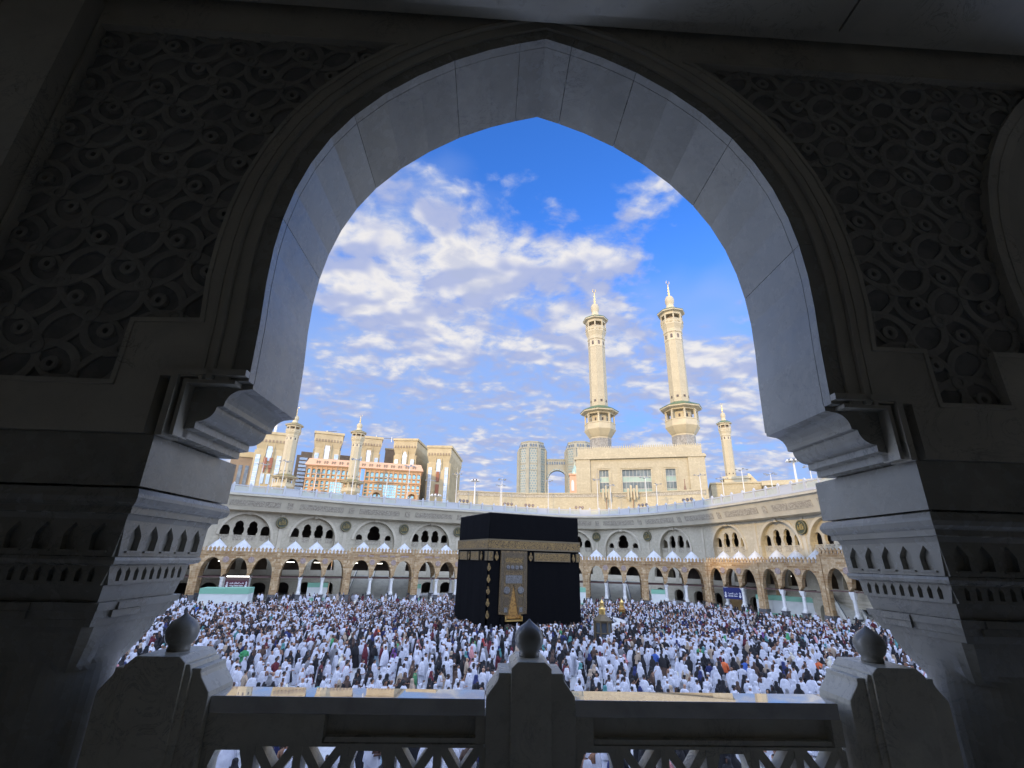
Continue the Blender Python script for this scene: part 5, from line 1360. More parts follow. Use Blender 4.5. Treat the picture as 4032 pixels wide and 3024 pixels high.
# twin towers joined by an arched bridge
TD = 760
def twin(b0, b1, label, mirror=False):
    w = TD * R(b1 - b0); t = empty('twin_tower', pt(b0, TD), -R((b0 + b1) / 2) + R(6), label=label, category='tower', group='grey twin towers joined by an arched bridge')
    c = (w / 2, w / 2); b = MB(); H = Z(.2245, TD)
    q = w / 2 / math.cos(math.pi / 8)
    b.lathe([(q, 0), (q, H)], 8, phase=math.pi / 8, c=c); b.build('wall', 'twin_glass', t)
    b = MB(); b.lathe([(q + .8, H), (q + .8, H + 2), (q - 1.5, H + 3), (q - 3.5, Z(.238, TD)), (q - 3, Z(.2385, TD)), (q - 3, Z(.241, TD))], 8, phase=math.pi / 8, c=c); b.build('crown', 'twin', t)
    b = MB()
    for k in range(8):
        a = math.pi / 8 + k * math.pi / 4; b.box(-1.6, 1.6, -2.6, 2.6, 0, H - .5, mx=Matrix.Translation((c[0] + q * math.cos(a), c[1] + q * math.sin(a), 0)) @ Matrix.Rotation(a, 4, 'Z'))
    b.box(w * .42, w * .58, -1.2, 2, 0, H - 2) if 0 else None
    for z in (.19, .205): b.lathe([(q + .5, Z(z * .93, TD)), (q + .5, Z(z * .93, TD) + 1.5)], 8, phase=math.pi / 8, c=c)
    b.build('corner_pier', 'twin', t)
    b = MB()
    for k in range(8):
        a = k * math.pi / 4
        for j in (-1, 0, 1):
            b.prism(pointed(j * w * .10, w * .055, Z(.2262, TD), Z(.2325, TD), Z(.2345, TD), 4), [], -.4, .3, mx=Matrix.Translation((c[0] + (w / 2 - .9) * math.cos(a), c[1] + (w / 2 - .9) * math.sin(a), 0)) @ Matrix.Rotation(a + math.pi / 2, 4, 'Z'))
    b.build('crown_window', 'glass_dark', t)
    return t
twin(1.18, 4.46, 'grey tower with ribbed window bands, left of the arched bridge')
twin(6.9, 10.2, 'grey tower right of the arched bridge, partly hidden by the gatehouse')
BP, BQ = pt(4.40, TD + 18), pt(6.98, TD + 18)
mx, L = frame(BP, BQ)
br_ = empty('arched_bridge', BP, math.atan2((BQ - BP).y, (BQ - BP).x), label='high bridge with a pointed arch between the twin grey towers', category='bridge')
zA, zS = Z(.181, TD), Z(.160, TD)
b = MB(); ap = pointed(L / 2, L * .86, Z(.10, TD), zS, zA, 10)
b.prism([(0, Z(.10, TD)), (L * .07, Z(.10, TD)), *reversed(ap[2:-1]), (L * .93, Z(.10, TD)), (L, Z(.10, TD)), (L, Z(.2035, TD)), (0, Z(.2035, TD))], [], 0, 10); b.build('span', 'twin', br_)
b = MB(); b.prism(ap[2:-1] + list(reversed([(L / 2 + (x - L / 2) * 1.14, zS + (z - zS) * 1.15) for x, z in ap[2:-1]])), [], -1.5, 0.02); b.build('arch_rim', 'twin_glass', br_)
b = MB()
for k in range(9): b.prism(pointed((k + .5) * L / 9, L / 9 * .6, Z(.1935, TD), Z(.198, TD), Z(.1998, TD), 3), [], -.5, .2)
b.build('window', 'glass_dark', br_)
b = MB(); b.box(-.5, L + .5, -.8, 10.8, Z(.2035, TD), Z(.2055, TD)); b.build('parapet', 'twin', br_)
# domed pavilion between bridge and gatehouse
t = empty('domed_pavilion', pt(7.15, 230), R(-7), label='small red-brown pavilion with tall lit windows and a glass dome, left edge of gatehouse', category='pavilion')
b = MB(); b.box(0, 5.2, 0, 5, 20, Z(.167, 230)); b.box(-.4, 5.6, -.4, 5.4, Z(.167, 230), Z(.170, 230)); b.build('wall', 'hotel_cornice', t)
for k in (0, 1):
    b = MB(); b.prism(pointed(1.4 + 2.4 * k, 1.3, Z(.135, 230), Z(.150, 230), Z(.157, 230), 5), [], -.15, .05); b.build('window', 'white_paint', t)
b = MB(); b.lathe([(1.6, Z(.170, 230)), (1.6, Z(.174, 230)), (1.3, Z(.180, 230)), (.5, Z(.187, 230)), (.1, Z(.190, 230)), (.08, Z(.196, 230))], 12, c=(2.6, 2.5)); b.build('dome', 'glass_green', t)

# ------------------------------------------------------------------ lamp posts, fans on the roof terrace
def lamp_post():
    t = empty('lamp_post', (0, 0, 0), label='', category='lamp post', group='lamp posts on the roof terrace')
    b = MB(); b.tube([(0, 0, 0), (0, 0, 8), (0, 0, 9.9)], .12, 8, r2=.07); b.build('pole', 'white_paint', t)
    b = MB()
    for a in (0, 90, 180, 270): b.tube([(0, 0, 9.55), (1.15 * math.cos(R(a)), 1.15 * math.sin(R(a)), 9.65)], .06, 5)
    b.build('arm', 'grey_metal', t)
    for a in (0, 90, 180, 270):
        b = MB(); b.frustum((1.3 * math.cos(R(a)), 1.3 * math.sin(R(a))), 9.52, 9.72, .22, .16, .30, .2); b.build('lamp_head', 'grey_metal', t)
    b = MB(); b.tube([(0, 0, 9.8), (0, 0, 11.2)], .03, 4); b.build('lightning_rod', 'grey_metal', t)
    return t
lp = lamp_post(); first = True
posts = [(-27.4, 132, .158, 'in front of the leftmost tan hotel tower'), (-25.3, 134, .168, 'crossing the leftmost distant minaret'), (-22.0, 136, .15, 'low in front of the orange facade, far left'),
         (-19.85, 138, .156, 'before the left great window of the orange facade'), (-18.05, 138, .184, 'crossing the minaret before the orange facade'), (-14.3, 140, .152, 'before the right great window of the orange facade'),
         (-11.9, 142, .178, 'before the right end of the orange facade'), (-9.35, 142, .150, 'before the free-standing hotel tower'), (-6.28, 146, .1665, 'at the left end of the low terrace wall'),
         (-0.9, 147, .158, 'rising above the terrace wall against open sky left of the twin towers'), (-1.05, 149, .1455, 'shorter, close behind its taller neighbour left of the twin towers'),
         (4.6, 148, .157, 'in front of the arched bridge'), (10.35, 142, .160, 'at the left glazing of the gatehouse'), (11.85, 141, .148, 'between left and centre glazing of the gatehouse'),
         (15.85, 138, .163, 'before the large centre glazing of the gatehouse'), (17.0, 137, .149, 'just right of the gatehouse centre glazing'), (21.75, 133, .165, 'at the right end of the gatehouse'),
         (24.0, 130, .1565, 'below the lone distant minaret'), (26.05, 128, .172, 'right of the lone distant minaret'), (28.75, 125, .1605, 'before the cream building with small windows'), (32.4, 121, .170, 'nearest the right bracket of the arch')]
for (bb, dd, e, lab) in posts:
    c = lp if first else copy_tree(lp); first = False
    c.location = pt(bb, dd) + Vector((0, 0, 19.4)); h = EYE + e * dd - 19.4; c.scale = (1, 1, h / 9.9); c.rotation_euler.z = rnd.uniform(0, 1.5); c['label'] = 'white lamp post ' + lab
# floodlight masts with ring of lamps
for bb, dd, e, lab, hh in ((31.05, 122, .182, 'tall floodlight mast with a ring of white lamps at the right', 1), (-4.1, 150, .153, 'floodlight mast with a round lamp cluster above the terrace wall', 0), (-8.6, 140, .120, 'dark round lamp cluster low in front of the free-standing hotel', 0)):
    t = empty('floodlight_mast', pt(bb, dd) + Vector((0, 0, 19.4)), 0, label=lab, category='floodlight mast'); H = EYE + e * dd - 19.4
    b = MB(); b.tube([(0, 0, 0), (0, 0, H)], .28, 8, r2=.2); b.build('pole', 'white_paint', t)
    for k in range(8):
        a = k * math.pi / 4; b = MB(); b.lathe([(.15, H + .1), (.42, H - .35), (.40, H - .38)], 8, c=(1.25 * math.cos(a), 1.25 * math.sin(a))); b.build('lamp_head', 'white_paint', t)
    b = MB(); b.lathe([(1.3, H - .1), (1.35, H), (.3, H + .35)], 14); b.build('lamp_ring', 'copper' if not hh else 'grey_metal', t)
# misting fans in threes
fan0 = empty('terrace_fan', (0, 0, 0), label='', category='fan', group='round-headed fans on the roof balustrade')
b = MB(); b.tube([(0, 0, 0), (0, 0, 2.1)], .07, 6); b.build('pole', 'copper', fan0)
b = MB(); b.lathe([(.33, -.14), (.38, -.1), (.38, .1), (.33, .14)], 14, mx=Matrix.Translation((0, 0, 2.35)) @ Matrix.Rotation(math.pi / 2, 4, 'X')); b.build('drum', 'copper', fan0)
b = MB()
for k in range(3): b.box(-.03, .03, -.34, .34, -.02, .02, mx=Matrix.Translation((0, -.15, 2.35)) @ Matrix.Rotation(math.pi / 2, 4, 'X') @ Matrix.Rotation(k * math.pi / 3, 4, 'Z'))
b.build('blades', 'grey_metal', fan0)
def s_of(be_):
    best = min(range(len(CP)), key=lambda i: abs(math.degrees(math.atan2(CP[i].x, CP[i].y)) - be_)); return S[best]
first = True
for gi, (bb, where) in enumerate(((-5.6, 'left of the cube top'), (-.4, 'above the cube corner'), (2.1, 'above the middle of the cube'), (8.2, 'below the gatehouse left end'), (15.9, 'below the gatehouse centre'), (20.9, 'below the gatehouse right end'))):
    for k, w_ in ((-1, 'left'), (0, 'middle'), (1, 'right')):
        # find point on the path at this bearing
        tgt = bb + k * .42
        i = min(range(1, len(CP)), key=lambda i: abs(math.degrees(math.atan2(CP[i].x, CP[i].y)) - tgt) + abs(math.degrees(math.atan2(CP[i-1].x, CP[i-1].y)) - tgt))
        a, c_ = CP[i - 1], CP[i]; b0, b1 = (math.degrees(math.atan2(q.x, q.y)) for q in (a, c_)); tt = (tgt - b0) / (b1 - b0)
        p = a.lerp(c_, tt) + CN_[i] * 1.9
        c = fan0 if first else copy_tree(fan0); first = False
        c.location = (p.x, p.y, 19.6); c.rotation_euler.z = -R(tgt); c['label'] = f'brown round-headed roof fan, {w_} of the three {where}'
# ------------------------------------------------------------------ the crowd
def cloth_mat(name, c, rough=0.85):
    return mat(name, c, rough, noise=(7, tuple(x * 0.82 for x in c), 0.42, 0.62), bump=(5, 0.35, 0.03))
CLOTH = {
 'white': cloth_mat('white ihram cotton', (0.58, 0.595, 0.66)), 'cream': cloth_mat('cream cotton', (0.70, 0.67, 0.55)), 'black': cloth_mat('black abaya cloth', (0.012, 0.012, 0.015)),
 'brown': cloth_mat('brown cloth', (0.09, 0.055, 0.04)), 'maroon': cloth_mat('maroon cloth', (0.12, 0.015, 0.025)), 'red': cloth_mat('brick red cloth', (0.32, 0.035, 0.03)), 'navy': cloth_mat('navy cloth', (0.02, 0.03, 0.12)),
 'teal': cloth_mat('teal cloth', (0.08, 0.24, 0.24)), 'grey': cloth_mat('grey cloth', (0.22, 0.22, 0.23)), 'pink': cloth_mat('pink cloth', (0.55, 0.25, 0.25)), 'green': cloth_mat('green cloth', (0.06, 0.22, 0.09)),
 'beige': cloth_mat('beige cloth', (0.42, 0.33, 0.24)), 'blue': cloth_mat('blue cloth', (0.05, 0.12, 0.42)), 'orange': cloth_mat('orange cloth', (0.65, 0.16, 0.05)), 'sky': cloth_mat('pale blue cloth', (0.42, 0.60, 0.72)), 'purple': cloth_mat('purple cloth', (0.16, 0.06, 0.22))}
SKIN = [mat('tan skin', (0.42, 0.24, 0.15), 0.55), mat('brown skin', (0.24, 0.125, 0.075), 0.55), mat('dark skin', (0.09, 0.045, 0.03), 0.5)]
HAIR = mat('black hair', (0.012, 0.010, 0.010), 0.6)

def skin_body(name, pose):
    """one continuous figure grown from a skeleton; front is -y"""
    V, E, Rr = [], [], []
    def v(p, r): V.append(p); Rr.append(r); return len(V) - 1
    def e(a, b): E.append((a, b))
    pel = v((0, 0, .96), (.15, .12)); sp = v((0, .01, 1.13), (.135, .10)); ch = v((0, .0, 1.32), (.16, .115)); nb = v((0, .01, 1.46), (.065, .06)); nk = v((0, .0, 1.52), (.052, .055)); jaw = v((0, -.02, 1.585), (.068, .085)); hd = v((0, -.005, 1.655), (.080, .10)); top = v((0, .0, 1.71), (.055, .07))
    for a, b_ in ((pel, sp), (sp, ch), (ch, nb), (nb, nk), (nk, jaw), (jaw, hd), (hd, top)): e(a, b_)
    for s in (-1, 1):
        sh = v((s * .185, .0, 1.41), (.058, .058)); e(ch, sh)
        if pose == 'front': el = (s * .25, -.03, 1.15); wr = (s * .10, -.25, 1.18)
        elif pose == 'raise' and s == 1: el = (s * .30, -.18, 1.38); wr = (s * .20, -.30, 1.62)
        elif pose == 'walk': el = (s * .24, .05 * s, 1.14); wr = (s * .25, -.10 * s - .05, .93)
        else: el = (s * .235, .03, 1.14); wr = (s * .25, -.05, .90)
        a = v(el, (.042, .042)); b_ = v(wr, (.027, .024)); e(sh, a); e(a, b_)
        d = (Vector(wr) - Vector(el)).normalized(); side = d.cross(Vector((0, 1, 0)) if abs(d.y) < .8 else Vector((0, 0, 1))).normalized(); curl = d.cross(side).normalized()
        pm = Vector(wr) + d * .07; p = v(tuple(pm), (.036, .018)); e(b_, p)
        for q, (o, l) in enumerate(((-.028, .075), (-.010, .088), (.010, .082), (.028, .062))):
            f1 = v(tuple(pm + side * o + d * l * .5 + curl * .006), (.009, .009)); f2 = v(tuple(pm + side * o * 1.1 + d * l + curl * .025), (.0075, .0075)); e(p, f1); e(f1, f2)
        t1 = v(tuple(Vector(wr) + d * .035 + side * -.045), (.011, .011)); t2 = v(tuple(Vector(wr) + d * .075 + side * -.062 + curl * .012), (.0085, .0085)); e(b_, t1); e(t1, t2)
        st = .16 if pose == 'walk' else .0
        hp = v((s * .09, 0, .88), (.088, .09)); kn = v((s * .10, -st * s * .8 - .01, .50), (.06, .062)); an = v((s * .10, -st * s * .6 + .03, .10), (.036, .04)); hl = v((s * .10, -st * s * .6 - .02, .045), (.036, .035)); toe = v((s * .11, -st * s * .6 - .15, .03), (.038, .02))
        e(pel, hp); e(hp, kn); e(kn, an); e(an, hl); e(hl, toe)
    me = bpy.data.meshes.new(name); me.from_pydata(V, E, []); o = bpy.data.objects.new(name, me); COL.objects.link(o)
    sk = o.modifiers.new('skin', 'SKIN'); sk.use_smooth_shade = True; sk.branch_smoothing = 0.4
    for i, r in enumerate(Rr): me.skin_vertices[0].data[i].radius = r
    me.skin_vertices[0].data[0].use_root = True
    ss = o.modifiers.new('sub', 'SUBSURF'); ss.levels = 1; ss.render_levels = 1
    dg = bpy.context.evaluated_depsgraph_get(); m2 = bpy.data.meshes.new_from_object(o.evaluated_get(dg))
    bpy.data.objects.remove(o)
    # features of the face: brow, nose, lips, ears pulled out of the surface
    for vt in m2.vertices:
        x, y, z = vt.co
        if y < -.06 and abs(x) < .02 and 1.60 < z < 1.66: vt.co.y -= .022
        elif y < -.06 and .015 < abs(x) < .045 and 1.645 < z < 1.675: vt.co.y += .008
        elif y < -.06 and abs(x) < .03 and 1.565 < z < 1.59: vt.co.y -= .006
        elif abs(x) > .06 and abs(y) < .03 and 1.61 < z < 1.67: vt.co.x *= 1.14
    m2.name = name; m2.materials.clear(); m2.materials.append(SKIN[0])
    for p in m2.polygons: p.use_smooth = True
    return m2

def cloth(rings, n=22, folds=.0, kf=7, seed=0, cut=None, closed_top=True, hem=0.0):
    """rings: (z, rx, ry, cx, cy, fold)"""
    r2 = random.Random(seed); ph = [r2.uniform(0, 6.28) for _ in range(4)]
    V = []; F = []
    for i, (z, rx, ry, cx, cy, fo) in enumerate(rings):
        for k in range(n):
            a = 2 * math.pi * k / n
            f = 1 + fo * (math.sin(kf * a + ph[0] + z * 1.3) * .6 + math.sin((kf + 4) * a + ph[1] - z * 2) * .4)
            zz = z + (hem * math.sin(a + ph[2]) if i == 0 else 0)
            V.append((cx + rx * f * math.cos(a), cy + ry * f * math.sin(a), zz))
    for i in range(len(rings) - 1):
        for k in range(n):
            q = (i * n + k, i * n + (k + 1) % n, (i + 1) * n + (k + 1) % n, (i + 1) * n + k)
            c = [sum(V[j][d] for j in q) / 4 for d in range(3)]
            if cut and cut(*c): continue
            F.append(q)
    if closed_top:
        o = (len(rings) - 1) * n; F.append(tuple(range(o, o + n)))
    return V, F
def ring_sleeve(s, pose, n):
    if pose == 'front': P = [(s * .17, 0, 1.40), (s * .255, -.02, 1.16), (s * .13, -.22, 1.18)]
    elif pose == 'walk': P = [(s * .17, 0, 1.40), (s * .245, .05 * s, 1.14), (s * .25, -.09 * s - .05, .96)]
    else: P = [(s * .17, 0, 1.40), (s * .24, .03, 1.14), (s * .25, -.04, .94)]
    return P
def robe(kind, n, pose, seed):
    """list of (child name, V, F, slot) for a garment set; slot names the colour used"""
    out = []
    def sleeve(slot, r0=.075, r1=.085):
        b = MB()
        for s in (-1, 1): b.tube(ring_sleeve(s, pose, n), r0, max(5, n // 3), r2=r1)
        out.append(('sleeves', b.v, b.f, slot))
    if kind == 'ihram':
        out.append(('lower_wrap', *cloth([(.14, .22, .18, 0, 0, .09), (.5, .20, .165, 0, 0, .06), (.9, .185, .15, 0, 0, .04), (1.05, .175, .14, 0, 0, .02)], n, seed=seed, kf=5), 'a'))
        out.append(('upper_sheet', *cloth([(.58, .33, .25, 0, .01, .15), (.80, .34, .25, 0, .0, .12), (1.0, .33, .235, 0, -.01, .09), (1.2, .295, .20, 0, -.01, .06), (1.34, .25, .15, 0, .0, .04), (1.42, .205, .125, 0, .0, .03), (1.475, .12, .10, 0, .01, .02), (1.49, .075, .075, 0, .01, 0)], n, seed=seed + 1, kf=6, hem=.10), 'a'))
    elif kind == 'ihram_bare':
        out.append(('lower_wrap', *cloth([(.14, .23, .19, 0, 0, .09), (.5, .205, .17, 0, 0, .06), (.9, .185, .15, 0, 0, .04), (1.08, .17, .135, 0, 0, .02)], n, seed=seed, kf=5), 'a'))
        out.append(('shoulder_sheet', *cloth([(.80, .25, .20, -.03, .0, .12), (1.0, .26, .19, -.03, -.01, .08), (1.2, .25, .17, -.02, -.01, .06), (1.34, .235, .14, -.02, .0, .04), (1.43, .19, .12, -.03, .0, .03), (1.49, .11, .09, -.03, .01, .02)], n, seed=seed + 1, kf=6, hem=.12, cut=lambda x, y, z: (x > .02 and z > 1.12 + (.19 - x) * .9), closed_top=False), 'a'))
    elif kind == 'thobe':
        out.append(('long_robe', *cloth([(.10, .23, .19, 0, 0, .07), (.5, .20, .17, 0, 0, .05), (.95, .185, .15, 0, 0, .03), (1.25, .20, .14, 0, 0, .02), (1.40, .20, .12, 0, 0, .01), (1.47, .12, .09, 0, .01, 0), (1.51, .065, .065, 0, .01, 0)], n, seed=seed, kf=6), 'a')); sleeve('a')
        out.append(('cap', *cloth([(1.645, .093, .108, 0, -.0, 0), (1.70, .09, .103, 0, 0, 0), (1.735, .07, .085, 0, 0, 0), (1.745, .03, .04, 0, 0, 0)], n), 'b'))
    elif kind == 'shirt':
        out.append(('trousers', *cloth([(.08, .17, .12, 0, 0, .04), (.5, .17, .125, 0, 0, .03), (.85, .18, .14, 0, 0, .02), (1.0, .17, .13, 0, 0, 0)], n, seed=seed, kf=4), 'b'))
        out.append(('shirt', *cloth([(.82, .20, .15, 0, 0, .05), (1.1, .19, .14, 0, 0, .04), (1.32, .20, .13, 0, 0, .02), (1.41, .19, .11, 0, 0, .0), (1.47, .11, .09, 0, 0, 0), (1.5, .065, .065, 0, 0, 0)], n, seed=seed, kf=5), 'a')); sleeve('a', .068, .06)
    elif kind in ('abaya', 'khimar'):
        out.append(('long_robe', *cloth([(.03, .31, .28, 0, 0, .10), (.35, .28, .25, 0, 0, .08), (.8, .24, .21, 0, 0, .06), (1.1, .235, .185, 0, 0, .04), (1.32, .235, .15, 0, 0, .03), (1.42, .19, .12, 0, 0, .02), (1.48, .10, .09, 0, 0, 0)], n, seed=seed, kf=7), 'a'))
        face = lambda x, y, z: (1.555 < z < 1.70 and y < -.035 and abs(x) < .07)
        top_ = [(1.47, .135, .13, 0, .01, .02), (1.53, .105, .115, 0, .01, .01), (1.60, .102, .122, 0, .0, 0), (1.67, .104, .122, 0, .0, 0), (1.725, .085, .10, 0, .005, 0), (1.755, .04, .05, 0, .01, 0)]
        if kind == 'abaya': low = [(1.22, .22, .17, 0, .0, .06), (1.36, .215, .15, 0, .0, .04), (1.43, .18, .14, 0, .01, .03)]
        else: low = [(.86, .29, .25, 0, .0, .08), (1.1, .28, .22, 0, .0, .06), (1.3, .26, .17, 0, .0, .04), (1.42, .20, .15, 0, .01, .03)]
        out.append(('head_scarf', *cloth(low + top_, n, seed=seed + 2, kf=5, cut=face, hem=.05), 'b')); 
        if kind == 'abaya': sleeve('a', .085, .105)
    return out
def arr_robe(parts): return parts

# positions --------------------------------------------------------------
cr = random.Random(20)
cell = 0.9; grid = {}
def free(x, y, d):
    ci, cj = int(x // cell), int(y // cell)
    for i in (ci - 1, ci, ci + 1):
        for j in (cj - 1, cj, cj + 1):
            for (a, c) in grid.get((i, j), ()):
                if (a - x) ** 2 + (c - y) ** 2 < d * d: return False
    grid.setdefault((ci, cj), []).append((x, y)); return True
kcen = KC + kx * KW / 2 + ky * KD / 2
AVp = [pt(a[0], a[1] - 1.6) for a in AV]
def edge_r(be_):
    for p, q in zip(AVp[:-1], AVp[1:]):
        b0, b1 = math.degrees(math.atan2(p.x, p.y)), math.degrees(math.atan2(q.x, q.y))
        if b0 <= be_ <= b1:
            t = (be_ - b0) / (b1 - b0); return p.length * (1 - t) + q.length * t
    return 90
def inside_court(x, y):
    be_ = math.degrees(math.atan2(x, y)); r = math.hypot(x, y)
    for p, q in zip(AVp[:-1], AVp[1:]):
        b0, b1 = math.degrees(math.atan2(p.x, p.y)), math.degrees(math.atan2(q.x, q.y))
        if b0 <= be_ <= b1:
            t = (be_ - b0) / (b1 - b0); return r < p.length * (1 - t) + q.length * t
    return False
def blocked(x, y):
    v = Vector((x, y, 0)) - KC; u, w_ = v.dot(kx), v.dot(ky)
    if -.55 < u < KW + .6 and -.6 < w_ < KD + .6: return True
    r = (Vector((x, y, 0)) - cc_).length; 
    if (Vector((x, y, 0)) - cc_).dot(kx) > -.3 and 5.8 < r < 7.8: return True
    if (Vector((x, y, 0)) - mp).length < 1.35: return True
    if -48 < x < -33 and 74.0 < y < 83.5 and math.degrees(math.atan2(x, y)) < -26.2: return True
    if math.hypot(x, y) > 85 and math.degrees(math.atan2(x, y)) > 25.2 and math.hypot(x, y) > 88.5: return True
    return False
folk = []
tries = 0
while tries < 230000:
    tries += 1
    be_ = cr.uniform(-42, 45); r = math.sqrt(cr.uniform(15.5 ** 2, 104 ** 2))
    x, y = r * math.sin(R(be_)), r * math.cos(R(be_))
    if not inside_court(x, y) or blocked(x, y): continue
    dk = math.hypot(x - kcen.x, y - kcen.y)
    dmin = .48 if dk < 22 else (.55 if dk < 33 else .60)
    if r < 52: dmin = .68
    if r < 42: dmin = .84
    if dk > 38 and r > 60: dmin = .78
    if edge_r(be_) - r < (16 if be_ < 10 else 9.5): dmin = 1.3 if edge_r(be_) - r > (14 if be_ < 10 else 7.5) else 3.4
    # open streaks of bare floor towards the right front and in places
    hole = math.sin(x * .31 + 1.2) * math.sin(y * .43 + .5) + .5 * math.sin(x * .9 + y * .6)
    if r < 60 and hole > .92: continue
    if not free(x, y, dmin): continue
    folk.append((x, y, r, be_, dk))
folk.sort(key=lambda f: f[2])

def pick(dk, r, x=0, y=0):
    t = min(.999, max(0, cr.random() + .22 * math.sin(x * .55 + y * .21 + 1) * math.sin(y * .62 - x * .17 + 2) + .10 * math.sin(x * 1.7 + 3) * math.sin(y * 1.5))); red = .14 if dk < 17 else 0
    if t < .34 - red: return cr.choice(['ihram', 'ihram', 'ihram', 'ihram_bare', 'ihram_bare']), ('white', 'white')
    if t < .42 - red: return 'khimar', ('white', 'white')
    if t < .47 - red: return 'thobe', ('white', cr.choice(['white', 'white', 'black']))
    if t < .51 - red: return 'khimar', (cr.choice(['black', 'grey', 'white']), 'white')
    if t < .72: return cr.choice(['abaya', 'khimar']), ('black', 'black')
    if t < .80: return 'abaya', ('black', cr.choice(['brown', 'grey', 'beige', 'teal', 'navy', 'maroon']))
    if t < .95:
        c = cr.choice(['brown', 'brown', 'grey', 'grey', 'beige', 'brown', 'navy', 'maroon', 'cream', 'beige', 'pink', 'grey', cr.choice(['teal', 'green', 'red', 'sky', 'purple'])])
        return cr.choice(['abaya', 'khimar']), (c, cr.choice([c, c, 'white', 'black']))
    return 'shirt', (cr.choice(['black', 'navy', 'grey', 'brown', 'maroon', 'white', 'black', 'grey', 'beige', cr.choice(['orange', 'green', 'blue'])]), cr.choice(['black', 'grey', 'brown']))
def heading(x, y, r, dk):
    """people circle the cube anticlockwise or stand facing it; front is local -y"""
    dx, dy = kcen.x - x, kcen.y - y
    face = math.atan2(dy, dx) + math.pi / 2          # looking at the cube
    if dk < 34: a = face - math.pi / 2 * cr.uniform(.5, 1.1) 
    else: a = face + cr.choice([0, 0, 0, -1.3, 1.4, .6, -.6, 3.0])
    return a + cr.gauss(0, .3)

# nearest figures: one object each, with clothes as parts -----------------
NEAR = 290
POSES = {p: skin_body('person', p) for p in ('stand', 'walk', 'front', 'raise')}
hair_v, hair_f = cloth([(1.60, .078, .06, 0, .045, 0), (1.645, .086, .085, 0, .02, 0), (1.69, .084, .09, 0, .012, 0), (1.73, .064, .075, 0, .01, 0), (1.748, .02, .03, 0, .01, 0)], 16)
hair_me = bpy.data.meshes.new('hair'); hair_me.from_pydata(hair_v, [], hair_f); hair_me.materials.append(HAIR); [setattr(p, 'use_smooth', True) for p in hair_me.polygons]
GM = {}
def garments(kind, pose, seed):
    key = (kind, pose, seed)
    if key not in GM:
        L = []
        for nm, V, F, slot in robe(kind, 26, pose, seed):
            me = bpy.data.meshes.new(nm); me.from_pydata(V, [], F); me.materials.append(CLOTH['white'])
            for p in me.polygons: p.use_smooth = True
            me.update(); L.append((nm, me, slot))
        GM[key] = L
    return GM[key]
def ordw(n):
    W = ['', 'first', 'second', 'third', 'fourth', 'fifth', 'sixth', 'seventh', 'eighth', 'ninth', 'tenth', 'eleventh', 'twelfth', 'thirteenth', 'fourteenth', 'fifteenth', 'sixteenth', 'seventeenth', 'eighteenth', 'nineteenth', 'twentieth']
    if n < len(W): return W[n]
    t, u = divmod(n, 10); T_ = {2: 'twenty', 3: 'thirty', 4: 'forty', 5: 'fifty'}[t]
    return T_ + ('-' + W[u] if u else 'ieth')
seen_near = []
for f in folk:
    q = proj((f[0], f[1], 1.5)); 
    if q is None or not (560 < q[0] < 3640): continue
    vis_top = 2735 + (q[0] - 2016) * .012
    if q[1] > vis_top + 12: continue                # hidden below the coping
    if 1905 < q[0] < 2275 and q[1] > 2640: continue
    seen_near.append(f)
    if len(seen_near) >= NEAR: break
near_set = set(id(f) for f in seen_near)
rows = [seen_near[i:i + 58] for i in range(0, len(seen_near), 58)]
ROWN = ['row nearest the balustrade', 'second row from the balustrade', 'third row from the balustrade', 'fourth row from the balustrade', 'fifth row from the balustrade']
DESC = {'ihram': '{a} wrapped pilgrim', 'ihram_bare': '{a} wrapped bare-shouldered pilgrim', 'thobe': 'capped man in {a} robe', 'shirt': 'man in {a} shirt', 'abaya': 'woman in {a} robe, {b} scarf', 'khimar': 'woman in {b} veil, {a} skirt'}
fronts = {}
for ri, row in enumerate(rows):
    row = sorted(row, key=lambda f: f[3]); cnt = {}
    for f in row:
        x, y, r, be_, dk = f
        kind, (ca, cb) = pick(dk, r, x, y)
        if ri == 0 and kind == 'shirt' and cr.random() < .5: kind, ca, cb = 'ihram', 'white', 'white'
        pose = cr.choice(['stand', 'walk', 'front', 'stand', 'raise' if kind in ('shirt', 'ihram_bare') else 'front'])
        seed = cr.randint(0, 3)
        sc = cr.uniform(.90, 1.06) * (.95 if kind in ('abaya', 'khimar') else 1)
        o = bpy.data.objects.new('person', POSES[pose]); COL.objects.link(o)
        o.location = (x, y, 0); o.rotation_euler = (cr.gauss(.02, .03), 0, heading(x, y, r, dk)); o.scale = (sc * cr.uniform(.97, 1.14), sc * cr.uniform(.97, 1.1), sc)
        o.material_slots[0].link = 'OBJECT'; o.material_slots[0].material = cr.choice(SKIN)
        for nm, me, slot in garments(kind, pose if pose != 'raise' else 'stand', seed):
            g = bpy.data.objects.new(nm, me); COL.objects.link(g); g.parent = o
            g.material_slots[0].link = 'OBJECT'; g.material_slots[0].material = CLOTH[ca if slot == 'a' else cb]
        if kind in ('ihram', 'ihram_bare', 'shirt') and cr.random() < .8:
            g = bpy.data.objects.new('hair', hair_me); COL.objects.link(g); g.parent = o
        side = 'left' if be_ < 2.6 else 'right'
        key = DESC[kind].format(a=ca, b=cb)
        cnt[(key, side)] = cnt.get((key, side), 0) + 1
        o['label'] = f"{key}, {ordw(cnt[(key, side)])} such in {ROWN[ri]}, {side} half"
        o['category'] = 'person'; o['group'] = 'pilgrims nearest the balustrade'
        if kind == 'ihram' and ri < 2 and cr.random() < .12: fronts.setdefault('bags', []).append((o, side, ri, cnt[(key, side)]))
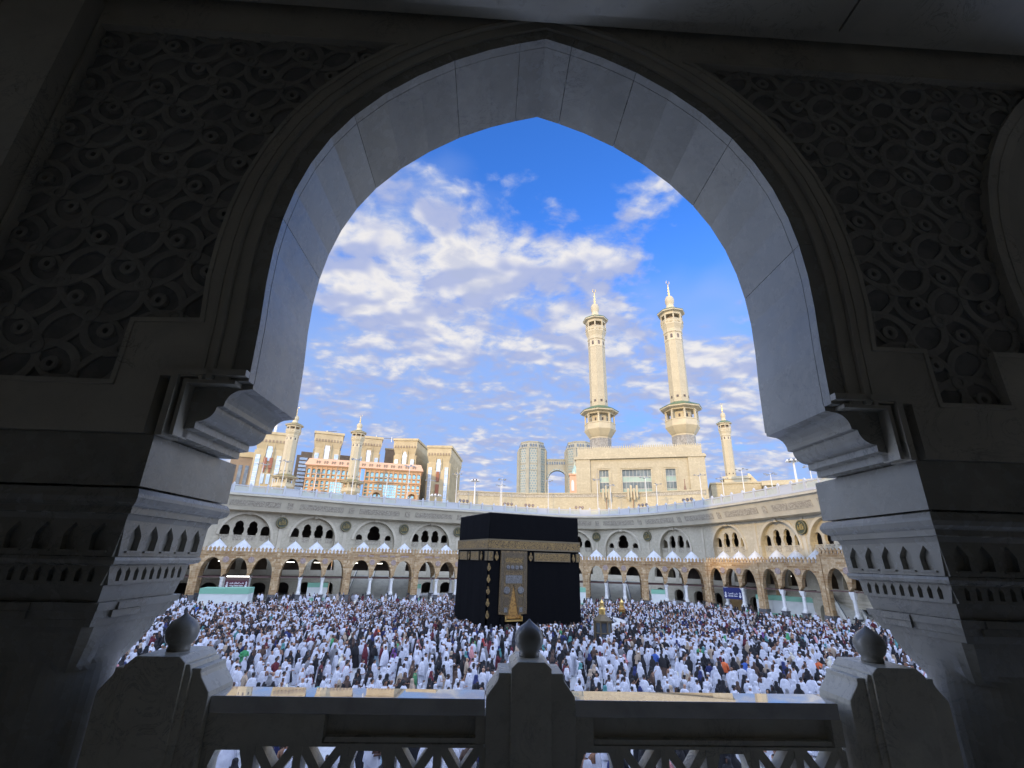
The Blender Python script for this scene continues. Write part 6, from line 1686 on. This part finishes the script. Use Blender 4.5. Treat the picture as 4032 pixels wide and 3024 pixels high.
# shoulder bags worn by a few of the nearest pilgrims
bc = {}
for k, (o, side, ri, _) in enumerate(fronts.get('bags', [])[:7]):
    col = ['red', 'black', 'navy', 'black', 'maroon', 'blue', 'black'][k]
    t = empty('shoulder_bag', o.location, o.rotation_euler.z, category='bag', group='bags on pilgrims\' backs')
    bc[(col, side)] = bc.get((col, side), 0) + 1
    t['label'] = f"{col} drawstring bag on a white wrapped pilgrim's back, {ordw(bc[(col, side)])} {col} bag in the {side} half"
    b = MB(); b.lathe([(.02, .86), (.13, .88), (.17, 1.0), (.14, 1.15), (.05, 1.27), (.02, 1.29)], 12, sx=1.0, sy=.45, c=(0, .30)); g = b.build('pouch', CLOTH[col], t, smooth=True)
    b = MB(); b.tube([(.02, .33, 1.26), (.15, .16, 1.43), (.19, -.02, 1.47), (.10, -.2, 1.25), (-.1, -.27, 1.0)], .014, 5); b.build('strap', CLOTH[col], t)

# everyone beyond: one mass nobody could count ----------------------------
def low_variant(kind, pose, seed, n):
    V = []; F = []; S_ = []
    for nm, v_, f_, slot in robe(kind, n, pose, seed):
        o = len(V); V += [tuple(p) for p in v_]
        for f in f_: F.append(tuple(i + o for i in f)); S_.append(0 if slot == 'a' else 1)
    head = [(.0, .06), (.045, .075), (.105, .1), (.17, .1), (.215, .06)] 
    if kind not in ('abaya', 'khimar'):
        hv, hf = cloth([(1.47, .05, .055, 0, 0, 0), (1.55, .06, .075, 0, -.01, 0), (1.63, .082, .10, 0, -.005, 0), (1.70, .072, .085, 0, 0, 0), (1.74, .03, .04, 0, 0, 0)], 7)
        o = len(V); V += hv
        for i, f in enumerate(hf): F.append(tuple(j + o for j in f)); S_.append(3 if (kind != 'thobe' and (i >= 21 or (14 <= i and V[f[0] + o][1] > 0))) else 2)
        b = MB()
        if kind in ('ihram_bare', 'shirt'):
            for s in ((1,) if kind == 'ihram_bare' else (-1, 1)): b.tube(ring_sleeve(s, pose, n), .055, 5, r2=.04)
            if kind == 'ihram_bare': b.add(*cloth([(1.05, .15, .11, .04, 0, 0), (1.35, .19, .12, .01, 0, 0), (1.43, .17, .09, .01, 0, 0), (1.49, .06, .06, 0, 0, 0)], 7))
    else:
        hv, hf = cloth([(1.54, .055, .06, 0, -.035, 0), (1.62, .065, .07, 0, -.035, 0), (1.70, .05, .05, 0, -.03, 0)], 6); o = len(V); V += hv; b = MB()
        for f in hf: F.append(tuple(j + o for j in f)); S_.append(2)
    o = len(V); V += [tuple(p) for p in b.v]
    for f in b.f: F.append(tuple(j + o for j in f)); S_.append(2)
    tri = []; ts = []
    for f, s_ in zip(F, S_):
        for k in range(1, len(f) - 1): tri.append((f[0], f[k], f[k + 1])); ts.append(s_)
    return np.array(V, np.float32), np.array(tri, np.int32), np.array(ts, np.int8)
PAL = {'white': (.58, .595, .66), 'cream': (.70, .67, .55), 'black': (.012, .012, .015), 'brown': (.09, .055, .04), 'maroon': (.12, .015, .025), 'red': (.32, .035, .03), 'navy': (.02, .03, .12), 'teal': (.08, .24, .24), 'grey': (.22, .22, .23), 'pink': (.55, .25, .25), 'green': (.06, .30, .12), 'beige': (.42, .33, .24), 'blue': (.05, .12, .42), 'orange': (.75, .16, .05), 'sky': (.42, .6, .72), 'purple': (.16, .06, .22)}
SKC = [(.42, .24, .15), (.24, .125, .075), (.09, .045, .03), (.30, .17, .11)]
var = {}
for kind in ('ihram', 'ihram_bare', 'thobe', 'shirt', 'abaya', 'khimar'):
    for lod, n in ((0, 14), (1, 8)):
        var[(kind, lod)] = [low_variant(kind, p, sd, n) for sd, p in ((0, 'stand'), (1, 'walk'), (2, 'front'), (5, 'stand'), (8, 'walk'), (11, 'front'))]
VV, TT, CC = [], [], []; nv = 0
rest = [f for f in folk if id(f) not in near_set]
print('crowd', len(folk), 'near', len(seen_near))
for (x, y, r, be_, dk) in rest:
    kind, (ca, cb) = pick(dk, r, x, y); lod = 0 if r < 42 else 1
    v, t, s_ = cr.choice(var[(kind, lod)])
    a = heading(x, y, r, dk); sc = cr.uniform(.87, 1.07) * (.94 if kind in ('abaya', 'khimar') else 1); wd = sc * cr.uniform(.95, 1.22)
    lean = cr.gauss(0, .08)
    if cr.random() < .05: sc *= .66; wd *= 1.12
    c_, s2 = math.cos(a), math.sin(a)
    P = np.empty_like(v); X_ = (v[:, 0] + v[:, 2] * lean) * wd; Y_ = v[:, 1] * wd
    P[:, 0] = X_ * c_ - Y_ * s2 + x; P[:, 1] = X_ * s2 + Y_ * c_ + y; P[:, 2] = v[:, 2] * sc
    VV.append(P); TT.append(t + nv); nv += len(v)
    j = cr.uniform(.90, 1.03); cols = np.array([tuple(q * j for q in PAL[ca]), tuple(q * j for q in PAL[cb]), cr.choice(SKC), cr.choice([(.012, .01, .01), (.012, .01, .01), (.02, .015, .012), cr.choice(SKC), (.75, .75, .75) if cr.random() < .3 else (.03, .02, .02)])], np.float32)
    CC.append(cols[s_])
VV = np.concatenate(VV); TT = np.concatenate(TT); CC = np.concatenate(CC)
me = bpy.data.meshes.new('crowd'); me.vertices.add(len(VV)); me.vertices.foreach_set('co', VV.ravel())
me.loops.add(len(TT) * 3); me.loops.foreach_set('vertex_index', TT.ravel()); me.polygons.add(len(TT))
me.polygons.foreach_set('loop_start', np.arange(0, len(TT) * 3, 3, dtype=np.int32)); me.polygons.foreach_set('loop_total', np.full(len(TT), 3, np.int32))
me.polygons.foreach_set('use_smooth', np.ones(len(TT), bool))
at_ = me.attributes.new('garment', 'FLOAT_COLOR', 'CORNER')
at_.data.foreach_set('color', np.concatenate([np.repeat(CC, 3, axis=0), np.ones((len(TT) * 3, 1), np.float32)], 1).ravel())
me.update(); me.validate()
m = bpy.data.materials.new('crowd garments'); m.use_nodes = True; t = NT(m.node_tree)
ac = t.n('ShaderNodeAttribute', attribute_name='garment').outputs['Color']
tc2 = t.n('ShaderNodeTexCoord').outputs['Object']
c = t.mix(t.mapr(t.noise(tc2, 4.0, 3), .40, .65, 0, .35), ac, (.5, .5, .55, 1), 'MULTIPLY')
bp = t.n('ShaderNodeBump', inp={'Strength': .4, 'Distance': .04, 'Height': t.noise(tc2, 6.0, 3)})
bs_ = t.n('ShaderNodeBsdfPrincipled', inp={'Base Color': c, 'Roughness': .85, 'Normal': bp.outputs[0]}); o_ = t.n('ShaderNodeOutputMaterial'); t.t.links.new(bs_.outputs[0], o_.inputs[0])
me.materials.append(m)
co = bpy.data.objects.new('crowd', me); COL.objects.link(co); co['kind'] = 'stuff'; co['label'] = 'dense far crowd of white and black robed pilgrims filling the courtyard'
